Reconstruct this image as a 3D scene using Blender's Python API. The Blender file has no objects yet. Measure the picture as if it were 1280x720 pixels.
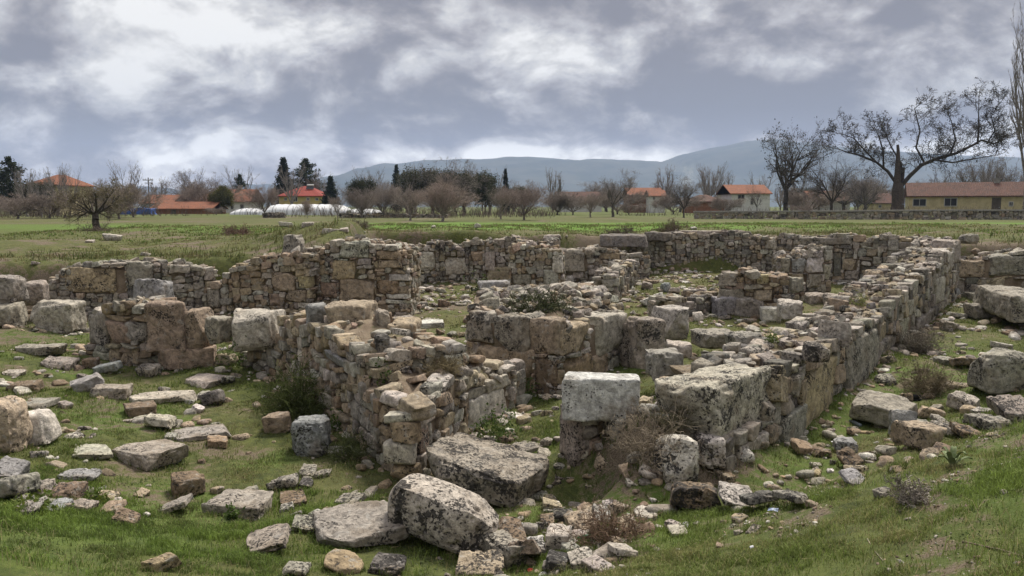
import bpy, math, random
import numpy as np
from mathutils import Vector
random.seed(7); RNG = np.random.default_rng(7)
R = math.radians
SC = bpy.context.scene
COL = SC.collection

# ------------------------------------------------------------------ camera
EYE = np.array([0.0, 0.0, 3.6]); F = 1000.0; PITCH = math.atan(0.102)
CP, SP = math.cos(PITCH), math.sin(PITCH)
cam = bpy.data.objects.new('camera', bpy.data.cameras.new('camera')); COL.objects.link(cam)
cam.location = EYE; cam.rotation_euler = (R(90) - PITCH, 0, 0)
cam.data.sensor_width = 36; cam.data.lens = 36 * F / 1280; cam.data.clip_start = 0.05; cam.data.clip_end = 30000
SC.camera = cam
SC.view_settings.view_transform = 'Standard'; SC.view_settings.look = 'None'
SC.view_settings.exposure = 1.0; SC.view_settings.gamma = 1
SC.cycles.max_bounces = 6; SC.cycles.diffuse_bounces = 3; SC.cycles.transparent_max_bounces = 8; SC.cycles.volume_bounces = 1

# ------------------------------------------------------------------ node helper
class NT:
    def __init__(s, tree): s.t = tree; s.n = tree.nodes; s.l = tree.links
    def new(s, typ, ins=None, **kw):
        n = s.n.new(typ)
        for k, v in kw.items(): setattr(n, k, v)
        for k, v in (ins or {}).items(): s.set(n.inputs[k], v)
        return n
    def set(s, sock, v):
        if hasattr(v, 'is_linked') or isinstance(v, bpy.types.NodeSocket): s.l.new(v, sock)
        else: sock.default_value = v
    def math(s, op, a, b=None, c=None, clamp=False):
        n = s.n.new('ShaderNodeMath'); n.operation = op; n.use_clamp = clamp
        for i, v in enumerate((a, b, c)):
            if v is not None: s.set(n.inputs[i], v)
        return n.outputs[0]
    def vmath(s, op, a, b=None):
        n = s.n.new('ShaderNodeVectorMath'); n.operation = op
        for i, v in enumerate((a, b)):
            if v is not None: s.set(n.inputs[i], v)
        return n.outputs[0]
    def mix(s, fac, a, b, mode='MIX'):
        n = s.n.new('ShaderNodeMix'); n.data_type = 'RGBA'; n.blend_type = mode
        s.set(n.inputs[0], fac); s.set(n.inputs[6], a); s.set(n.inputs[7], b)
        return n.outputs[2]
    def ss(s, x, lo, hi, a=0.0, b=1.0):
        n = s.n.new('ShaderNodeMapRange'); n.interpolation_type = 'SMOOTHSTEP'
        s.set(n.inputs[0], x)
        for i, v in enumerate((lo, hi, a, b)): s.set(n.inputs[i + 1], v)
        return n.outputs[0]
    def noise(s, vec, scale, detail=4, rough=0.55, dist=0.0):
        n = s.new('ShaderNodeTexNoise', {'Scale': scale, 'Detail': detail, 'Roughness': rough, 'Distortion': dist})
        if vec is not None: s.l.new(vec, n.inputs['Vector'])
        return n.outputs[0]
def c4(c): return (c[0], c[1], c[2], 1.0)

# ------------------------------------------------------------------ sky: broken overcast as a cloud layer around the place
SUN_EL, SUN_AZ = R(54), R(22)     # azimuth from +Y towards +X
w = bpy.data.worlds.new('World'); SC.world = w; w.use_nodes = True
t = NT(w.node_tree); t.n.clear()
sky = t.new('ShaderNodeTexSky', sky_type='NISHITA', sun_disc=False, sun_elevation=SUN_EL, sun_rotation=SUN_AZ)
d = t.new('ShaderNodeTexCoord').outputs['Generated']
sx = t.new('ShaderNodeSeparateXYZ', {0: d})
X, Y, Z = sx.outputs
zc = t.math('MAXIMUM', Z, 0.0)
den = t.math('ADD', zc, 0.52)
px_ = t.math('DIVIDE', X, den); py_ = t.math('DIVIDE', Y, den)
cp = t.new('ShaderNodeCombineXYZ', {0: px_, 1: py_, 2: 0.0}).outputs[0]
az = t.math('ARCTAN2', X, Y)
def blob(ca, ce, wa, we, amp):
    a = t.math('DIVIDE', t.math('SUBTRACT', az, ca), wa); e = t.math('DIVIDE', t.math('SUBTRACT', Z, ce), we)
    q = t.math('ADD', t.math('MULTIPLY', a, a), t.math('MULTIPLY', e, e))
    return t.math('MULTIPLY', t.math('EXPONENT', t.math('MULTIPLY', q, -1.0)), amp)
n1 = t.noise(cp, 1.9, 7, 0.5, 0.2)
n2 = t.noise(t.vmath('ADD', cp, (7.3, 2.1, 4.0)), 5.5, 10, 0.57, 0.25)
n3 = t.noise(t.vmath('ADD', cp, (7.33, 2.17, 4.0)), 5.5, 10, 0.57, 0.25)        # towards the light: gives the clouds bright crowns and dark undersides
n4 = t.noise(t.vmath('ADD', cp, (2.2, 5.1, 1.0)), 2.6, 8, 0.6, 0.3)
v = t.math('ADD', t.math('MULTIPLY', t.math('SUBTRACT', n1, 0.5), 1.3), t.math('MULTIPLY', t.math('SUBTRACT', n2, 0.5), 1.35))
v = t.math('ADD', v, t.math('MULTIPLY', t.math('SUBTRACT', n2, n3), 1.9))
v = t.math('ADD', v, t.math('MULTIPLY', t.math('SUBTRACT', n4, 0.5), 1.5))
v = t.math('ADD', v, 0.34)
for b in ((0.015, 0.178, 0.085, 0.040, 0.42), (0.12, 0.105, 0.30, 0.040, -0.34), (0.02, 0.062, 0.42, 0.016, 0.55), (-0.33, 0.175, 0.10, 0.045, 0.30), (-0.45, 0.235, 0.16, 0.03, 0.16),
          (0.05, 0.245, 0.22, 0.022, -0.26), (0.38, 0.2, 0.16, 0.06, -0.08), (-0.50, 0.07, 0.22, 0.035, -0.06), (-0.25, 0.25, 0.12, 0.03, -0.22), (-0.17, 0.13, 0.10, 0.028, -0.20),
          (0.50, 0.09, 0.16, 0.045, 0.16), (-0.42, 0.115, 0.09, 0.02, 0.14), (-0.30, 0.075, 0.14, 0.02, 0.10), (0.22, 0.165, 0.08, 0.03, -0.16), (-0.05, 0.11, 0.06, 0.02, -0.12), (0.42, 0.055, 0.25, 0.02, 0.2)):
    v = t.math('ADD', v, blob(*b))
ramp = t.new('ShaderNodeValToRGB', {0: v})
cr = ramp.color_ramp; cr.interpolation = 'CARDINAL'
stops = [(0.0, (0.124, 0.117, 0.124)), (0.22, (0.160, 0.151, 0.155)), (0.42, (0.234, 0.222, 0.222)), (0.6, (0.315, 0.307, 0.306)), (0.78, (0.41, 0.40, 0.386)), (1.0, (0.53, 0.52, 0.50))]
while len(cr.elements) < len(stops): cr.elements.new(0.5)
for e, (p, c) in zip(cr.elements, stops): e.position = p; e.color = c4(c)
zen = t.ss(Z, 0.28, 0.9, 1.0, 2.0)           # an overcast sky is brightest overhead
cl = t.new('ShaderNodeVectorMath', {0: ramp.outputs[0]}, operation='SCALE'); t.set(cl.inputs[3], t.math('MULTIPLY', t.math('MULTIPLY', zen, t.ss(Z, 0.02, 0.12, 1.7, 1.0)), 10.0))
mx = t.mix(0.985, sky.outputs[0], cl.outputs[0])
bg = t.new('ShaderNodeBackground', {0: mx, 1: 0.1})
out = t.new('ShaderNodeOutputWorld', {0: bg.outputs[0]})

sun = bpy.data.objects.new('sun', bpy.data.lights.new('sun', 'SUN')); COL.objects.link(sun)
sun.data.energy = 2.8; sun.data.angle = R(16); sun.data.color = (1.0, 0.93, 0.82)
sdir = Vector((math.sin(SUN_AZ) * math.cos(SUN_EL), math.cos(SUN_AZ) * math.cos(SUN_EL), math.sin(SUN_EL)))
sun.rotation_euler = sdir.to_track_quat('Z', 'Y').to_euler()

# ------------------------------------------------------------------ numeric helpers
def _hash(ix, iy, iz):
    h = (ix * 374761393 + iy * 668265263 + iz * 2147483647 + 1013904223) & 0xFFFFFFFF
    h = ((h ^ (h >> 13)) * 1274126177) & 0xFFFFFFFF
    return ((h ^ (h >> 16)) & 0xFFFF) / 32767.5 - 1.0
def vnoise(p):
    p = np.asarray(p, float); i = np.floor(p).astype(np.int64); f = p - i; f = f * f * (3 - 2 * f)
    x, y, z = i[:, 0], i[:, 1], i[:, 2]; r = 0
    for a in (0, 1):
        for b in (0, 1):
            for c in (0, 1):
                wgt = (f[:, 0] if a else 1 - f[:, 0]) * (f[:, 1] if b else 1 - f[:, 1]) * (f[:, 2] if c else 1 - f[:, 2])
                r = r + wgt * _hash(x + a, y + b, z + c)
    return r
def fbm(p, oct=4, gain=0.5):
    r = 0; a = 1.0; p = np.asarray(p, float)
    for k in range(oct):
        r = r + a * vnoise(p + 17.3 * k); p = p * 2.03; a *= gain
    return r
def n2d(x, y, s, oct=3, off=0.0):
    x = np.asarray(x, float); y = np.asarray(y, float)
    return fbm(np.stack([x.ravel() * s + off, y.ravel() * s - off, np.full(x.size, off)], 1), oct).reshape(x.shape)
def sstep(x, a, b):
    q = np.clip((x - a) / (b - a), 0, 1); return q * q * (3 - 2 * q)

def raydir(px, py):
    u = (px - 640) / F; v = (360 - py) / F
    return np.array([u, CP + v * SP, -SP + v * CP])
def at(px, py, d):
    r = raydir(px, py); return EYE + r * (d / r[1])
def atz(px, py, z):
    r = raydir(px, py); return EYE + r * ((z - EYE[2]) / r[2])

# ------------------------------------------------------------------ terrain heights
PITC = [atz(*q) for q in ((300,600,.05),(440,585,.05),(200,520,.15),(100,500,.3),(50,420,.6),(180,480,.25),(280,480,.25),(130,455,.35),(0,440,.6),(40,600,.5),
  (0,560,.5),(120,620,.35),(100,680,.65),(0,690,.95),(250,690,.45),(400,700,.3),(520,710,.25),(640,715,.25),(330,640,.15),(600,660,.1),(700,630,.1),(640,560,.08),(650,500,.15),(620,530,.12),
  (560,375,.6),(540,400,.55),(760,350,.85),(680,350,.8),(820,365,.75),(900,412,.5),(850,380,.65),(980,400,.6),(930,350,.85),(1010,375,.8),(600,355,.75),(1100,330,1.1),
  (760,600,.2),(800,560,.66),(830,522,.95),(788,525,.86),(870,600,.35),(1060,560,.12),(1000,612,.18),(940,632,.3),(1150,500,.15),(1100,530,.1),(1150,400,.4),(1200,440,.35),(1190,375,.5),(1270,400,.5),(1230,520,.35),(1280,480,.5),(1150,545,.35),
  (880,668,.5),(960,642,.68),(1100,602,1.02),(1200,570,1.28),(1280,540,1.5),(800,716,.62),(1000,700,1.1),(1280,720,1.75),(1280,620,1.68),(1100,650,1.22),(1200,650,1.5),(740,716,.42))]
PITC += [np.array(q, float) for q in ((0,0,2.0),(3,0,2.1),(6,3,2.0),(7,6,1.75),(9,8,1.5),(-3,2,1.5),(-6,4,1.35),(-9,6,1.2),(-12,11,.9),(-16,16,.9),(2,3,1.6),(0,4,1.1),(-2,4.5,1.0),(12,9,1.4),(14,13,.8),(16,20,.6),(18,26,.6),(-3,18,.35),(-1,21,.5),(1,22,.55),(4,14,.6),(3.5,17,.5),(-6,19,.45),(-8,20,.5),(-12,19.5,.65))]
FIEC = [np.array(q, float) for q in ((-25,21,1.95),(-16,20,1.85),(-14,23,1.95),(-10,24,2.05),(-8,26,2.35),(-6.6,27.8,2.98),(-4.2,29,2.9),(-1.5,31.5,2.6),(-8,31,2.6),(-3,33,2.35),(0,34,2.3),(5,36,2.32),(10,36,2.35),(15,33,2.45),(18,31,2.35),(24,30,2.4),
  (-20,30,2.05),(-30,40,2.1),(-12,40,2.2),(-4,42,2.3),(5,45,2.25),(14,45,2.35),(25,45,2.4),(-40,70,2.2),(0,70,2.25),(40,70,2.3),(-60,110,2.3),(0,110,2.3),(60,110,2.35),(-8.5,33,2.5))]
def rbf(C, k):
    C = np.array(C); P = C[:, :2]; D = np.sqrt(((P[:, None] - P[None]) ** 2).sum(-1) + k * k)
    m = C[:, 2].mean(); W = np.linalg.solve(D + 0.02 * np.eye(len(C)), C[:, 2] - m)
    def f(x, y):
        r = np.full(x.shape, m)
        for (a, b), ww in zip(P, W): r = r + ww * np.sqrt((x - a) ** 2 + (y - b) ** 2 + k * k)
        return r
    return f
pit_f, fie_f = rbf(PITC, 0.35), rbf(FIEC, 2.0)
PITPOLY = np.array([(-40, 18.5), (-16, 19.6), (-13.6, 21.4), (-8.6, 22.6), (-5.6, 23.8), (-4.5, 24.2), (-4.6, 29.8), (2.0, 30.4), (4.2, 32.5), (11.8, 33.2), (15.2, 28.6), (30, 28.4), (30, -8), (-40, -8)], float)
def sdist(x, y):
    x = np.asarray(x, float); y = np.asarray(y, float); dm = np.full(x.shape, 1e9); ins = np.zeros(x.shape, bool); n = len(PITPOLY)
    for i in range(n):
        a, b = PITPOLY[i], PITPOLY[(i + 1) % n]; e = b - a
        tt = np.clip(((x - a[0]) * e[0] + (y - a[1]) * e[1]) / (e @ e), 0, 1)
        dm = np.minimum(dm, np.hypot(x - a[0] - tt * e[0], y - a[1] - tt * e[1]))
        c = ((a[1] > y) != (b[1] > y)); den = b[1] - a[1] if abs(b[1] - a[1]) > 1e-9 else 1e-9
        ins ^= c & (x < (b[0] - a[0]) * (y - a[1]) / den + a[0])
    return np.where(ins, -dm, dm)
def hfun(x, y):
    x = np.asarray(x, float); y = np.asarray(y, float)
    xc = np.clip(x, -45, 45); far = sstep(np.hypot(x, y), 70, 120)
    m = sstep(sdist(x, y), -0.1, 1.0)
    z = pit_f(np.clip(x, -20, 20), np.clip(y, -4, 34)) * (1 - m) + fie_f(xc, np.clip(y, 15, 110)) * m
    z = z * (1 - far) + 2.32 * far
    near = 1 - sstep(y, 45, 90); z = z + near * m * .16 * n2d(x, y, .22, 2, 15.)
    return z + near * (0.07 * n2d(x, y, 0.7, 3, 3.1) + 0.035 * n2d(x, y, 2.7, 3, 8.7))
def h1(x, y): return float(hfun(np.array([x]), np.array([y]))[0])
def ong(px, py, dmin=3.0):
    r = raydir(px, py); ds = np.geomspace(dmin, 400, 500); k = ds / r[1]
    q = EYE + r * k[:, None]; g = hfun(q[:, 0], q[:, 1]); below = np.nonzero(q[:, 2] < g)[0]
    return q[below[0]] if len(below) else q[-1]

# ------------------------------------------------------------------ object helpers
def mesh_obj(name, V, Fq, mat, parent=None, tint=None, smooth=True, loc=(0, 0, 0), Ft=None):
    """V (n,3); Fq (m,4) quads and/or Ft (k,3) triangles; tint (n,4) colour attribute"""
    me = bpy.data.meshes.new(name); V = np.asarray(V, np.float32) - np.asarray(loc, np.float32)
    parts = []; lens = []
    if Fq is not None and len(Fq): parts.append(np.asarray(Fq, np.int32).ravel()); lens.append(np.full(len(Fq), 4, np.int32))
    if Ft is not None and len(Ft): parts.append(np.asarray(Ft, np.int32).ravel()); lens.append(np.full(len(Ft), 3, np.int32))
    idx = np.concatenate(parts); ln = np.concatenate(lens)
    me.vertices.add(len(V)); me.vertices.foreach_set('co', V.ravel())
    me.loops.add(len(idx)); me.loops.foreach_set('vertex_index', idx)
    me.polygons.add(len(ln)); st = np.concatenate([[0], np.cumsum(ln)[:-1]]).astype(np.int32)
    me.polygons.foreach_set('loop_start', st)
    me.polygons.foreach_set('use_smooth', np.full(len(ln), smooth, bool))
    me.update(calc_edges=True)
    if tint is not None:
        a = me.attributes.new('tint', 'FLOAT_COLOR', 'POINT')
        tt = np.asarray(tint, np.float32)
        if tt.ndim == 1: tt = np.tile(tt, (len(V), 1))
        a.data.foreach_set('color', tt.ravel())
    if mat: me.materials.append(mat)
    o = bpy.data.objects.new(name, me); COL.objects.link(o)
    if parent: o.parent = parent
    else: o.location = loc
    return o
def tag(o, label=None, cat=None, group=None, kind=None):
    for k, v_ in (('label', label), ('category', cat), ('group', group), ('kind', kind)):
        if v_: o[k] = v_
    return o
def empty(name, loc, label=None, cat=None, group=None, rz=0.0):
    o = bpy.data.objects.new(name, None); COL.objects.link(o); o.location = loc; o.rotation_euler = (0, 0, rz)
    o.empty_display_size = 0.2
    return tag(o, label, cat, group)
def copy_tree(o, parent=None):
    c = o.copy(); COL.objects.link(c)
    if parent: c.parent = parent
    for ch in [q for q in o.children]: copy_tree(ch, c)
    return c
class MB:
    """collects boxes / prisms into one mesh"""
    def __init__(s): s.V = []; s.Q = []; s.T = []; s.n = 0
    def add(s, V, Q=(), T=()):
        s.V.append(np.asarray(V, float)); s.Q += [[i + s.n for i in q] for q in Q]; s.T += [[i + s.n for i in q] for q in T]; s.n += len(V)
    def box(s, x0, x1, y0, y1, z0, z1):
        s.add([(x0,y0,z0),(x1,y0,z0),(x1,y1,z0),(x0,y1,z0),(x0,y0,z1),(x1,y0,z1),(x1,y1,z1),(x0,y1,z1)],
              [(0,3,2,1),(4,5,6,7),(0,1,5,4),(1,2,6,5),(2,3,7,6),(3,0,4,7)])
    def build(s, name, mat, parent=None, smooth=False, tint=None, loc=(0,0,0)):
        return mesh_obj(name, np.concatenate(s.V), s.Q, mat, parent, tint, smooth, loc, s.T)

# ------------------------------------------------------------------ materials
def newmat(name):
    m = bpy.data.materials.new(name); m.use_nodes = True; n = NT(m.node_tree); n.n.clear()
    o = n.new('ShaderNodeOutputMaterial'); b = n.new('ShaderNodeBsdfPrincipled', {'Roughness': 0.9})
    try: b.inputs['Specular IOR Level'].default_value = 0.25
    except Exception: pass
    n.l.new(b.outputs[0], o.inputs[0]); return m, n, b
def stone_material():
    m, n, b = newmat('weathered_limestone')
    P = n.new('ShaderNodeTexCoord').outputs['Object']
    at_ = n.new('ShaderNodeAttribute', attribute_name='tint'); base = at_.outputs['Color']; pit = at_.outputs['Alpha']
    big = n.noise(P, 2.3, 5, 0.6); mid = n.noise(P, 11, 7, 0.65, 0.4); fine = n.noise(P, 60, 5, 0.7)
    col = n.mix(1.0, base, n.new('ShaderNodeCombineXYZ', {0: n.ss(mid, .28, .72, .52, 1.42), 1: n.ss(mid, .28, .72, .52, 1.42), 2: n.ss(mid, .28, .72, .52, 1.40)}).outputs[0], 'MULTIPLY')
    col = n.mix(n.ss(big, .48, .70, 0, .6), col, (.20, .155, .105, 1))                 # ochre staining
    wl = n.noise(n.vmath('ADD', P, (3.1, 9.2, 1.7)), 7, 6, 0.7, 0.8)
    col = n.mix(n.ss(wl, .55, .66, 0, .5), col, (.40, .395, .37, 1))                    # pale lichen
    dl = n.noise(n.vmath('ADD', P, (8.1, 2.2, 5.7)), 5, 6, 0.72, 0.6)
    col = n.mix(n.ss(dl, n.math('SUBTRACT', .65, n.math('MULTIPLY', pit, .13)), n.math('SUBTRACT', .72, n.math('MULTIPLY', pit, .12)), 0, .75), col, (.075, .072, .07, 1))   # dark lichen patches
    sp = n.noise(P, 26, 4, 0.62, 0.5)
    cl_ = n.noise(n.vmath('ADD', P, (1.1, 6.2, 3.3)), 3.2, 4, .6)
    thr = n.math('SUBTRACT', n.math('SUBTRACT', .685, n.math('MULTIPLY', pit, .115)), n.math('MULTIPLY', n.math('SUBTRACT', cl_, .5), n.math('MULTIPLY', n.math('ADD', pit, .15), 1.5)))
    fac = n.ss(sp, thr, n.math('ADD', thr, .035), 0, .9)
    col = n.mix(fac, col, (.035, .033, .032, 1))                                        # black speckled lichen in the pores
    vo = n.new('ShaderNodeTexVoronoi', {'Scale': 24.0}); n.l.new(n.vmath('ADD', P, n.new('ShaderNodeCombineXYZ', {0: n.math('MULTIPLY', mid, .09), 1: n.math('MULTIPLY', fine, .05), 2: 0.0}).outputs[0]), vo.inputs['Vector'])
    pm = n.math('MULTIPLY', n.ss(vo.outputs['Distance'], .36, .22), n.ss(n.math('ADD', cl_, n.math('MULTIPLY', pit, .22)), .58, .66))
    col = n.mix(n.math('MULTIPLY', pm, .85), col, (.04, .037, .034, 1))                 # solution pits
    col = n.mix(n.ss(fine, .36, .62, .30, 0), col, (.05, .045, .04, 1))
    n.set(b.inputs['Base Color'], col); n.set(b.inputs['Roughness'], .93)
    hgt = n.math('ADD', n.math('MULTIPLY', mid, .9), n.math('MULTIPLY', fine, .22))
    hgt = n.math('SUBTRACT', n.math('SUBTRACT', hgt, n.math('MULTIPLY', fac, .45)), n.math('MULTIPLY', pm, .6))
    bp = n.new('ShaderNodeBump', {'Height': hgt, 'Strength': 1.0, 'Distance': .045}); n.l.new(bp.outputs[0], b.inputs['Normal'])
    return m
STONE = stone_material()
def earth_material():
    m, n, b = newmat('dry_earth')
    P = n.new('ShaderNodeTexCoord').outputs['Object']
    a = n.noise(P, 2.2, 6, .65); g = n.noise(n.vmath('ADD', P, (5, 5, 5)), 30, 5, .7)
    col = n.mix(n.ss(a, .35, .65), (.15, .11, .075, 1), (.24, .19, .135, 1))
    col = n.mix(n.ss(n.noise(n.vmath('ADD', P, (2, 9, 4)), 1.6, 6, .7), .50, .60, 0, .7), col, (.085, .085, .032, 1))
    col = n.mix(n.ss(g, .58, .68, 0, .6), col, (.33, .30, .26, 1)); col = n.mix(n.ss(g, .42, .3, 0, .5), col, (.05, .04, .03, 1))
    n.set(b.inputs['Base Color'], col)
    bp = n.new('ShaderNodeBump', {'Height': n.math('ADD', a, g), 'Strength': .8, 'Distance': .05}); n.l.new(bp.outputs[0], b.inputs['Normal'])
    return m
EARTH = earth_material()
def ground_material():
    m, n, b = newmat('turf_and_soil')
    P = n.new('ShaderNodeNewGeometry').outputs['Position']
    at_ = n.new('ShaderNodeAttribute', attribute_name='tint'); s = n.new('ShaderNodeSeparateColor', {0: at_.outputs['Color']})
    dirt, dry, lush = s.outputs
    a = n.noise(P, .9, 7, .66); g = n.noise(P, 7, 7, .7); f = n.noise(P, 45, 5, .72)
    gr = n.mix(n.ss(g, .35, .65), (.044, .056, .017, 1), (.098, .114, .031, 1))
    gr = n.mix(n.math('MULTIPLY', dry, n.ss(a, .3, .6, .4, 1.)), gr, (.115, .11, .042, 1))
    gr = n.mix(lush, gr, (.095, .175, .022, 1))
    so = n.mix(n.ss(f, .35, .65), (.085, .064, .044, 1), (.18, .145, .105, 1))
    fac = n.ss(n.math('ADD', n.math('MULTIPLY', n.math('SUBTRACT', g, .5), 1.5), n.math('ADD', dirt, n.math('MULTIPLY', n.math('SUBTRACT', f, .5), .35))), .34, .62)
    col = n.mix(fac, gr, so)
    col = n.mix(n.ss(f, .60, .70, 0, n.math('MULTIPLY', dirt, .7)), col, (.34, .32, .28, 1))
    col = n.mix(n.ss(f, .45, .3, 0, .45), col, (.025, .028, .012, 1))
    n.set(b.inputs['Base Color'], col); n.set(b.inputs['Roughness'], 1.0)
    bp = n.new('ShaderNodeBump', {'Height': n.math('ADD', n.math('MULTIPLY', g, .6), n.math('MULTIPLY', f, .35)), 'Strength': .8, 'Distance': .06}); n.l.new(bp.outputs[0], b.inputs['Normal'])
    return m
GROUND = ground_material()
def tinted(name, rough=.8, transl=0.0, var=.25, scale=9):
    m, n, b = newmat(name)
    at_ = n.new('ShaderNodeAttribute', attribute_name='tint'); P = n.new('ShaderNodeTexCoord').outputs['Object']
    g = n.noise(P, scale, 4, .6); k = n.ss(g, .3, .7, 1 - var, 1 + var)
    col = n.mix(1.0, at_.outputs['Color'], n.new('ShaderNodeCombineXYZ', {0: k, 1: k, 2: k}).outputs[0], 'MULTIPLY')
    n.set(b.inputs['Base Color'], col); n.set(b.inputs['Roughness'], rough)
    if transl:
        o = [q for q in n.n if q.type == 'OUTPUT_MATERIAL'][0]
        tr = n.new('ShaderNodeBsdfTranslucent', {0: col}); mxs = n.new('ShaderNodeMixShader', {0: transl, 1: b.outputs[0], 2: tr.outputs[0]})
        n.l.new(mxs.outputs[0], o.inputs[0])
    return m
GRASS = tinted('grass_blades', .75, .35); BARK = tinted('bark', .95, 0, .35, 6); LEAF = tinted('leaves', .7, .3, .2)
def plain(name, col, rough=.8, var=.2, scale=3.0, col2=None, bump=.2, metal=0.0, trans=0.0):
    m, n, b = newmat(name); P = n.new('ShaderNodeTexCoord').outputs['Object']
    g = n.noise(P, scale, 6, .65)
    c2 = col2 or tuple(q * (1 - var) for q in col)
    n.set(b.inputs['Base Color'], n.mix(n.ss(g, .35, .65), c4(col), c4(c2))); n.set(b.inputs['Roughness'], rough); n.set(b.inputs['Metallic'], metal)
    if trans: n.set(b.inputs['Transmission Weight'], trans)
    if bump:
        bp = n.new('ShaderNodeBump', {'Height': g, 'Strength': bump, 'Distance': .03}); n.l.new(bp.outputs[0], b.inputs['Normal'])
    return m
def tile_mat(name, c1, c2):
    m, n, b = newmat(name); P = n.new('ShaderNodeTexCoord').outputs['Object']
    wv = n.new('ShaderNodeTexWave', {'Scale': 1.3, 'Distortion': .6, 'Detail': 1.0}, wave_type='BANDS', bands_direction='X'); n.l.new(P, wv.inputs['Vector'])
    g = n.noise(P, 1.3, 6, .7); f = n.noise(P, 9, 3, .6)
    col = n.mix(n.ss(g, .35, .65), c4(c1), c4(c2)); col = n.mix(n.ss(f, .56, .68, 0, .55), col, (.09, .055, .04, 1)); col = n.mix(n.ss(f, .44, .32, 0, .4), col, (.42, .30, .22, 1))
    n.set(b.inputs['Base Color'], col)
    bp = n.new('ShaderNodeBump', {'Height': n.math('ADD', wv.outputs[1], f), 'Strength': .6, 'Distance': .08}); n.l.new(bp.outputs[0], b.inputs['Normal'])
    return m

# ------------------------------------------------------------------ the ground, one sheet to the horizon
def axis(lo, hi, step, far_lo, far_hi, g=1.16):
    a = list(np.arange(lo, hi + 1e-6, step)); s = step
    while a[-1] < far_hi: s *= g; a.append(a[-1] + s)
    s = step; b = []
    q = lo
    while q > far_lo: s *= g; q -= s; b.append(q)
    return np.array(b[::-1] + a)
def build_ground():
    ax = axis(-17, 19, .13, -9000, 9000); ay = axis(2.5, 35, .13, -400, 12000)
    gx, gy = np.meshgrid(ax, ay); z = hfun(gx, gy)
    nx, ny = len(ax), len(ay)
    i = np.arange(nx * ny).reshape(ny, nx)
    Q = np.stack([i[:-1, :-1], i[:-1, 1:], i[1:, 1:], i[1:, :-1]], -1).reshape(-1, 4)
    sd = sdist(gx, gy)
    m, n_, k_ = ground_cover(gx, gy, sd)
    tint = np.stack([m, n_, k_, np.ones_like(m)], -1).reshape(-1, 4)
    o = mesh_obj('ground', np.stack([gx, gy, z], -1).reshape(-1, 3), Q, GROUND, tint=tint)
    tag(o, kind='structure'); return o
def ground_cover(x, y, sd):
    n = n2d(x, y, .45, 4, 1.7); n2_ = n2d(x, y, 1.6, 3, 5.2)
    dirt = .17 + .40 * n + .26 * n2_
    inside = sstep(-sd, 0, 1)
    court = inside * sstep(y, 17, 21)                       # the dry courtyard floor
    dirt = dirt + .06 * court
    bank = sstep(x, -1, 3) * (1 - sstep(y, 6.5, 9))
    dirt = dirt + bank * .3 * sstep(n2d(x, y, 2.3, 3, 61.), .2, .5)
    mound = np.exp(-((x - 1.8) / .9) ** 2 - ((y - 10.1) / 1.0) ** 2); dirt = dirt + .95 * mound
    dirt = dirt + .16 * sstep(-x, 1.5, 4) * sstep(y, 9.3, 11) * (sd < 0)
    leftg = sstep(-x, 2, 5) * (1 - sstep(y, 7.6, 9.3))
    dirt = dirt - .45 * leftg
    dirt = np.where(sd > 0, dirt * .8 + .06 + .14 * sstep(-x, 0, 8) * (n2_ + .3), dirt)
    ring = np.exp(-((sd - .6) / .9) ** 2); dirt = dirt + .15 * ring
    dirt = dirt + .22 * np.exp(-((sd - 2.6) / 1.6) ** 2) * (n2_ + .4)
    dry = np.where(sd > 0, .42 + .4 * n, .22 + .4 * n2_) + .35 * court
    lush = np.zeros_like(n)
    lush += sstep(y, 40, 46) * (1 - sstep(y, 60, 70)) * sstep(n2d(x, y, .12, 3, 9.) + .15, -.15, .3) * sstep(x, -40, 3)
    lush += sstep(y, 48, 52) * (1 - sstep(y, 70, 80)) * sstep(n2d(x, y, .07, 3, 4.) + .12, 0, .25) * (1 - sstep(x, -20, 0)) * .45
    lush += .55 * leftg * sstep(n, -.4, .3)
    lush += .2 * bank * sstep(n2_, -.2, .4)
    lush = np.maximum(lush, .35 * inside * (1 - court) * sstep(n, .05, .5))
    lush += sstep(y, 90, 120) * .15
    dry = dry * (1 - np.clip(lush, 0, 1))
    dirt = dirt * (1 - .8 * np.clip(lush, 0, 1))
    return np.clip(dirt, 0, 1), np.clip(dry, 0, 1), np.clip(lush, 0, 1)
build_ground()

# distant hills: ridge line and slopes with real depth
def ridge(name, prof, d, depth, mat, foot=2.3):
    pxs = np.array([q[0] for q in prof], float); pys = np.array([q[1] for q in prof], float)
    xs = np.linspace(pxs[0], pxs[-1], 260); ys = np.interp(xs, pxs, pys)
    rows = 40; V = []
    for j in range(rows):
        f = j / (rows - 1)                                  # 0 foot .. 1 behind the crest
        for a, b_ in zip(xs, ys):
            tp = at(a, b_, d); hgt = tp[2] - foot
            prof_ = math.sin(min(f / .75, 1) * math.pi / 2) ** 1.5 if f < .75 else 1 - ((f - .75) / .25) ** 2 * .9
            yy = d - depth * .75 + depth * f
            V.append((tp[0], yy, foot - 6 + (hgt + 6) * prof_))
    V = np.array(V); nn = fbm(V / np.array([260, 330, 900.]), 5)
    rel = np.clip((V[:, 2] - foot) / 300, 0, 1)
    V[:, 2] += nn * 26 * np.sin(np.clip(rel, 0, 1) * math.pi * .9)
    i = np.arange(rows * len(xs)).reshape(rows, len(xs))
    Q = np.stack([i[:-1, :-1], i[:-1, 1:], i[1:, 1:], i[1:, :-1]], -1).reshape(-1, 4)
    return tag(mesh_obj(name, V, Q, mat), kind='structure')
HILL = plain('forested_hill', (.03, .042, .026), .95, .4, .006, (.07, .075, .05), bump=0)
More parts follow.
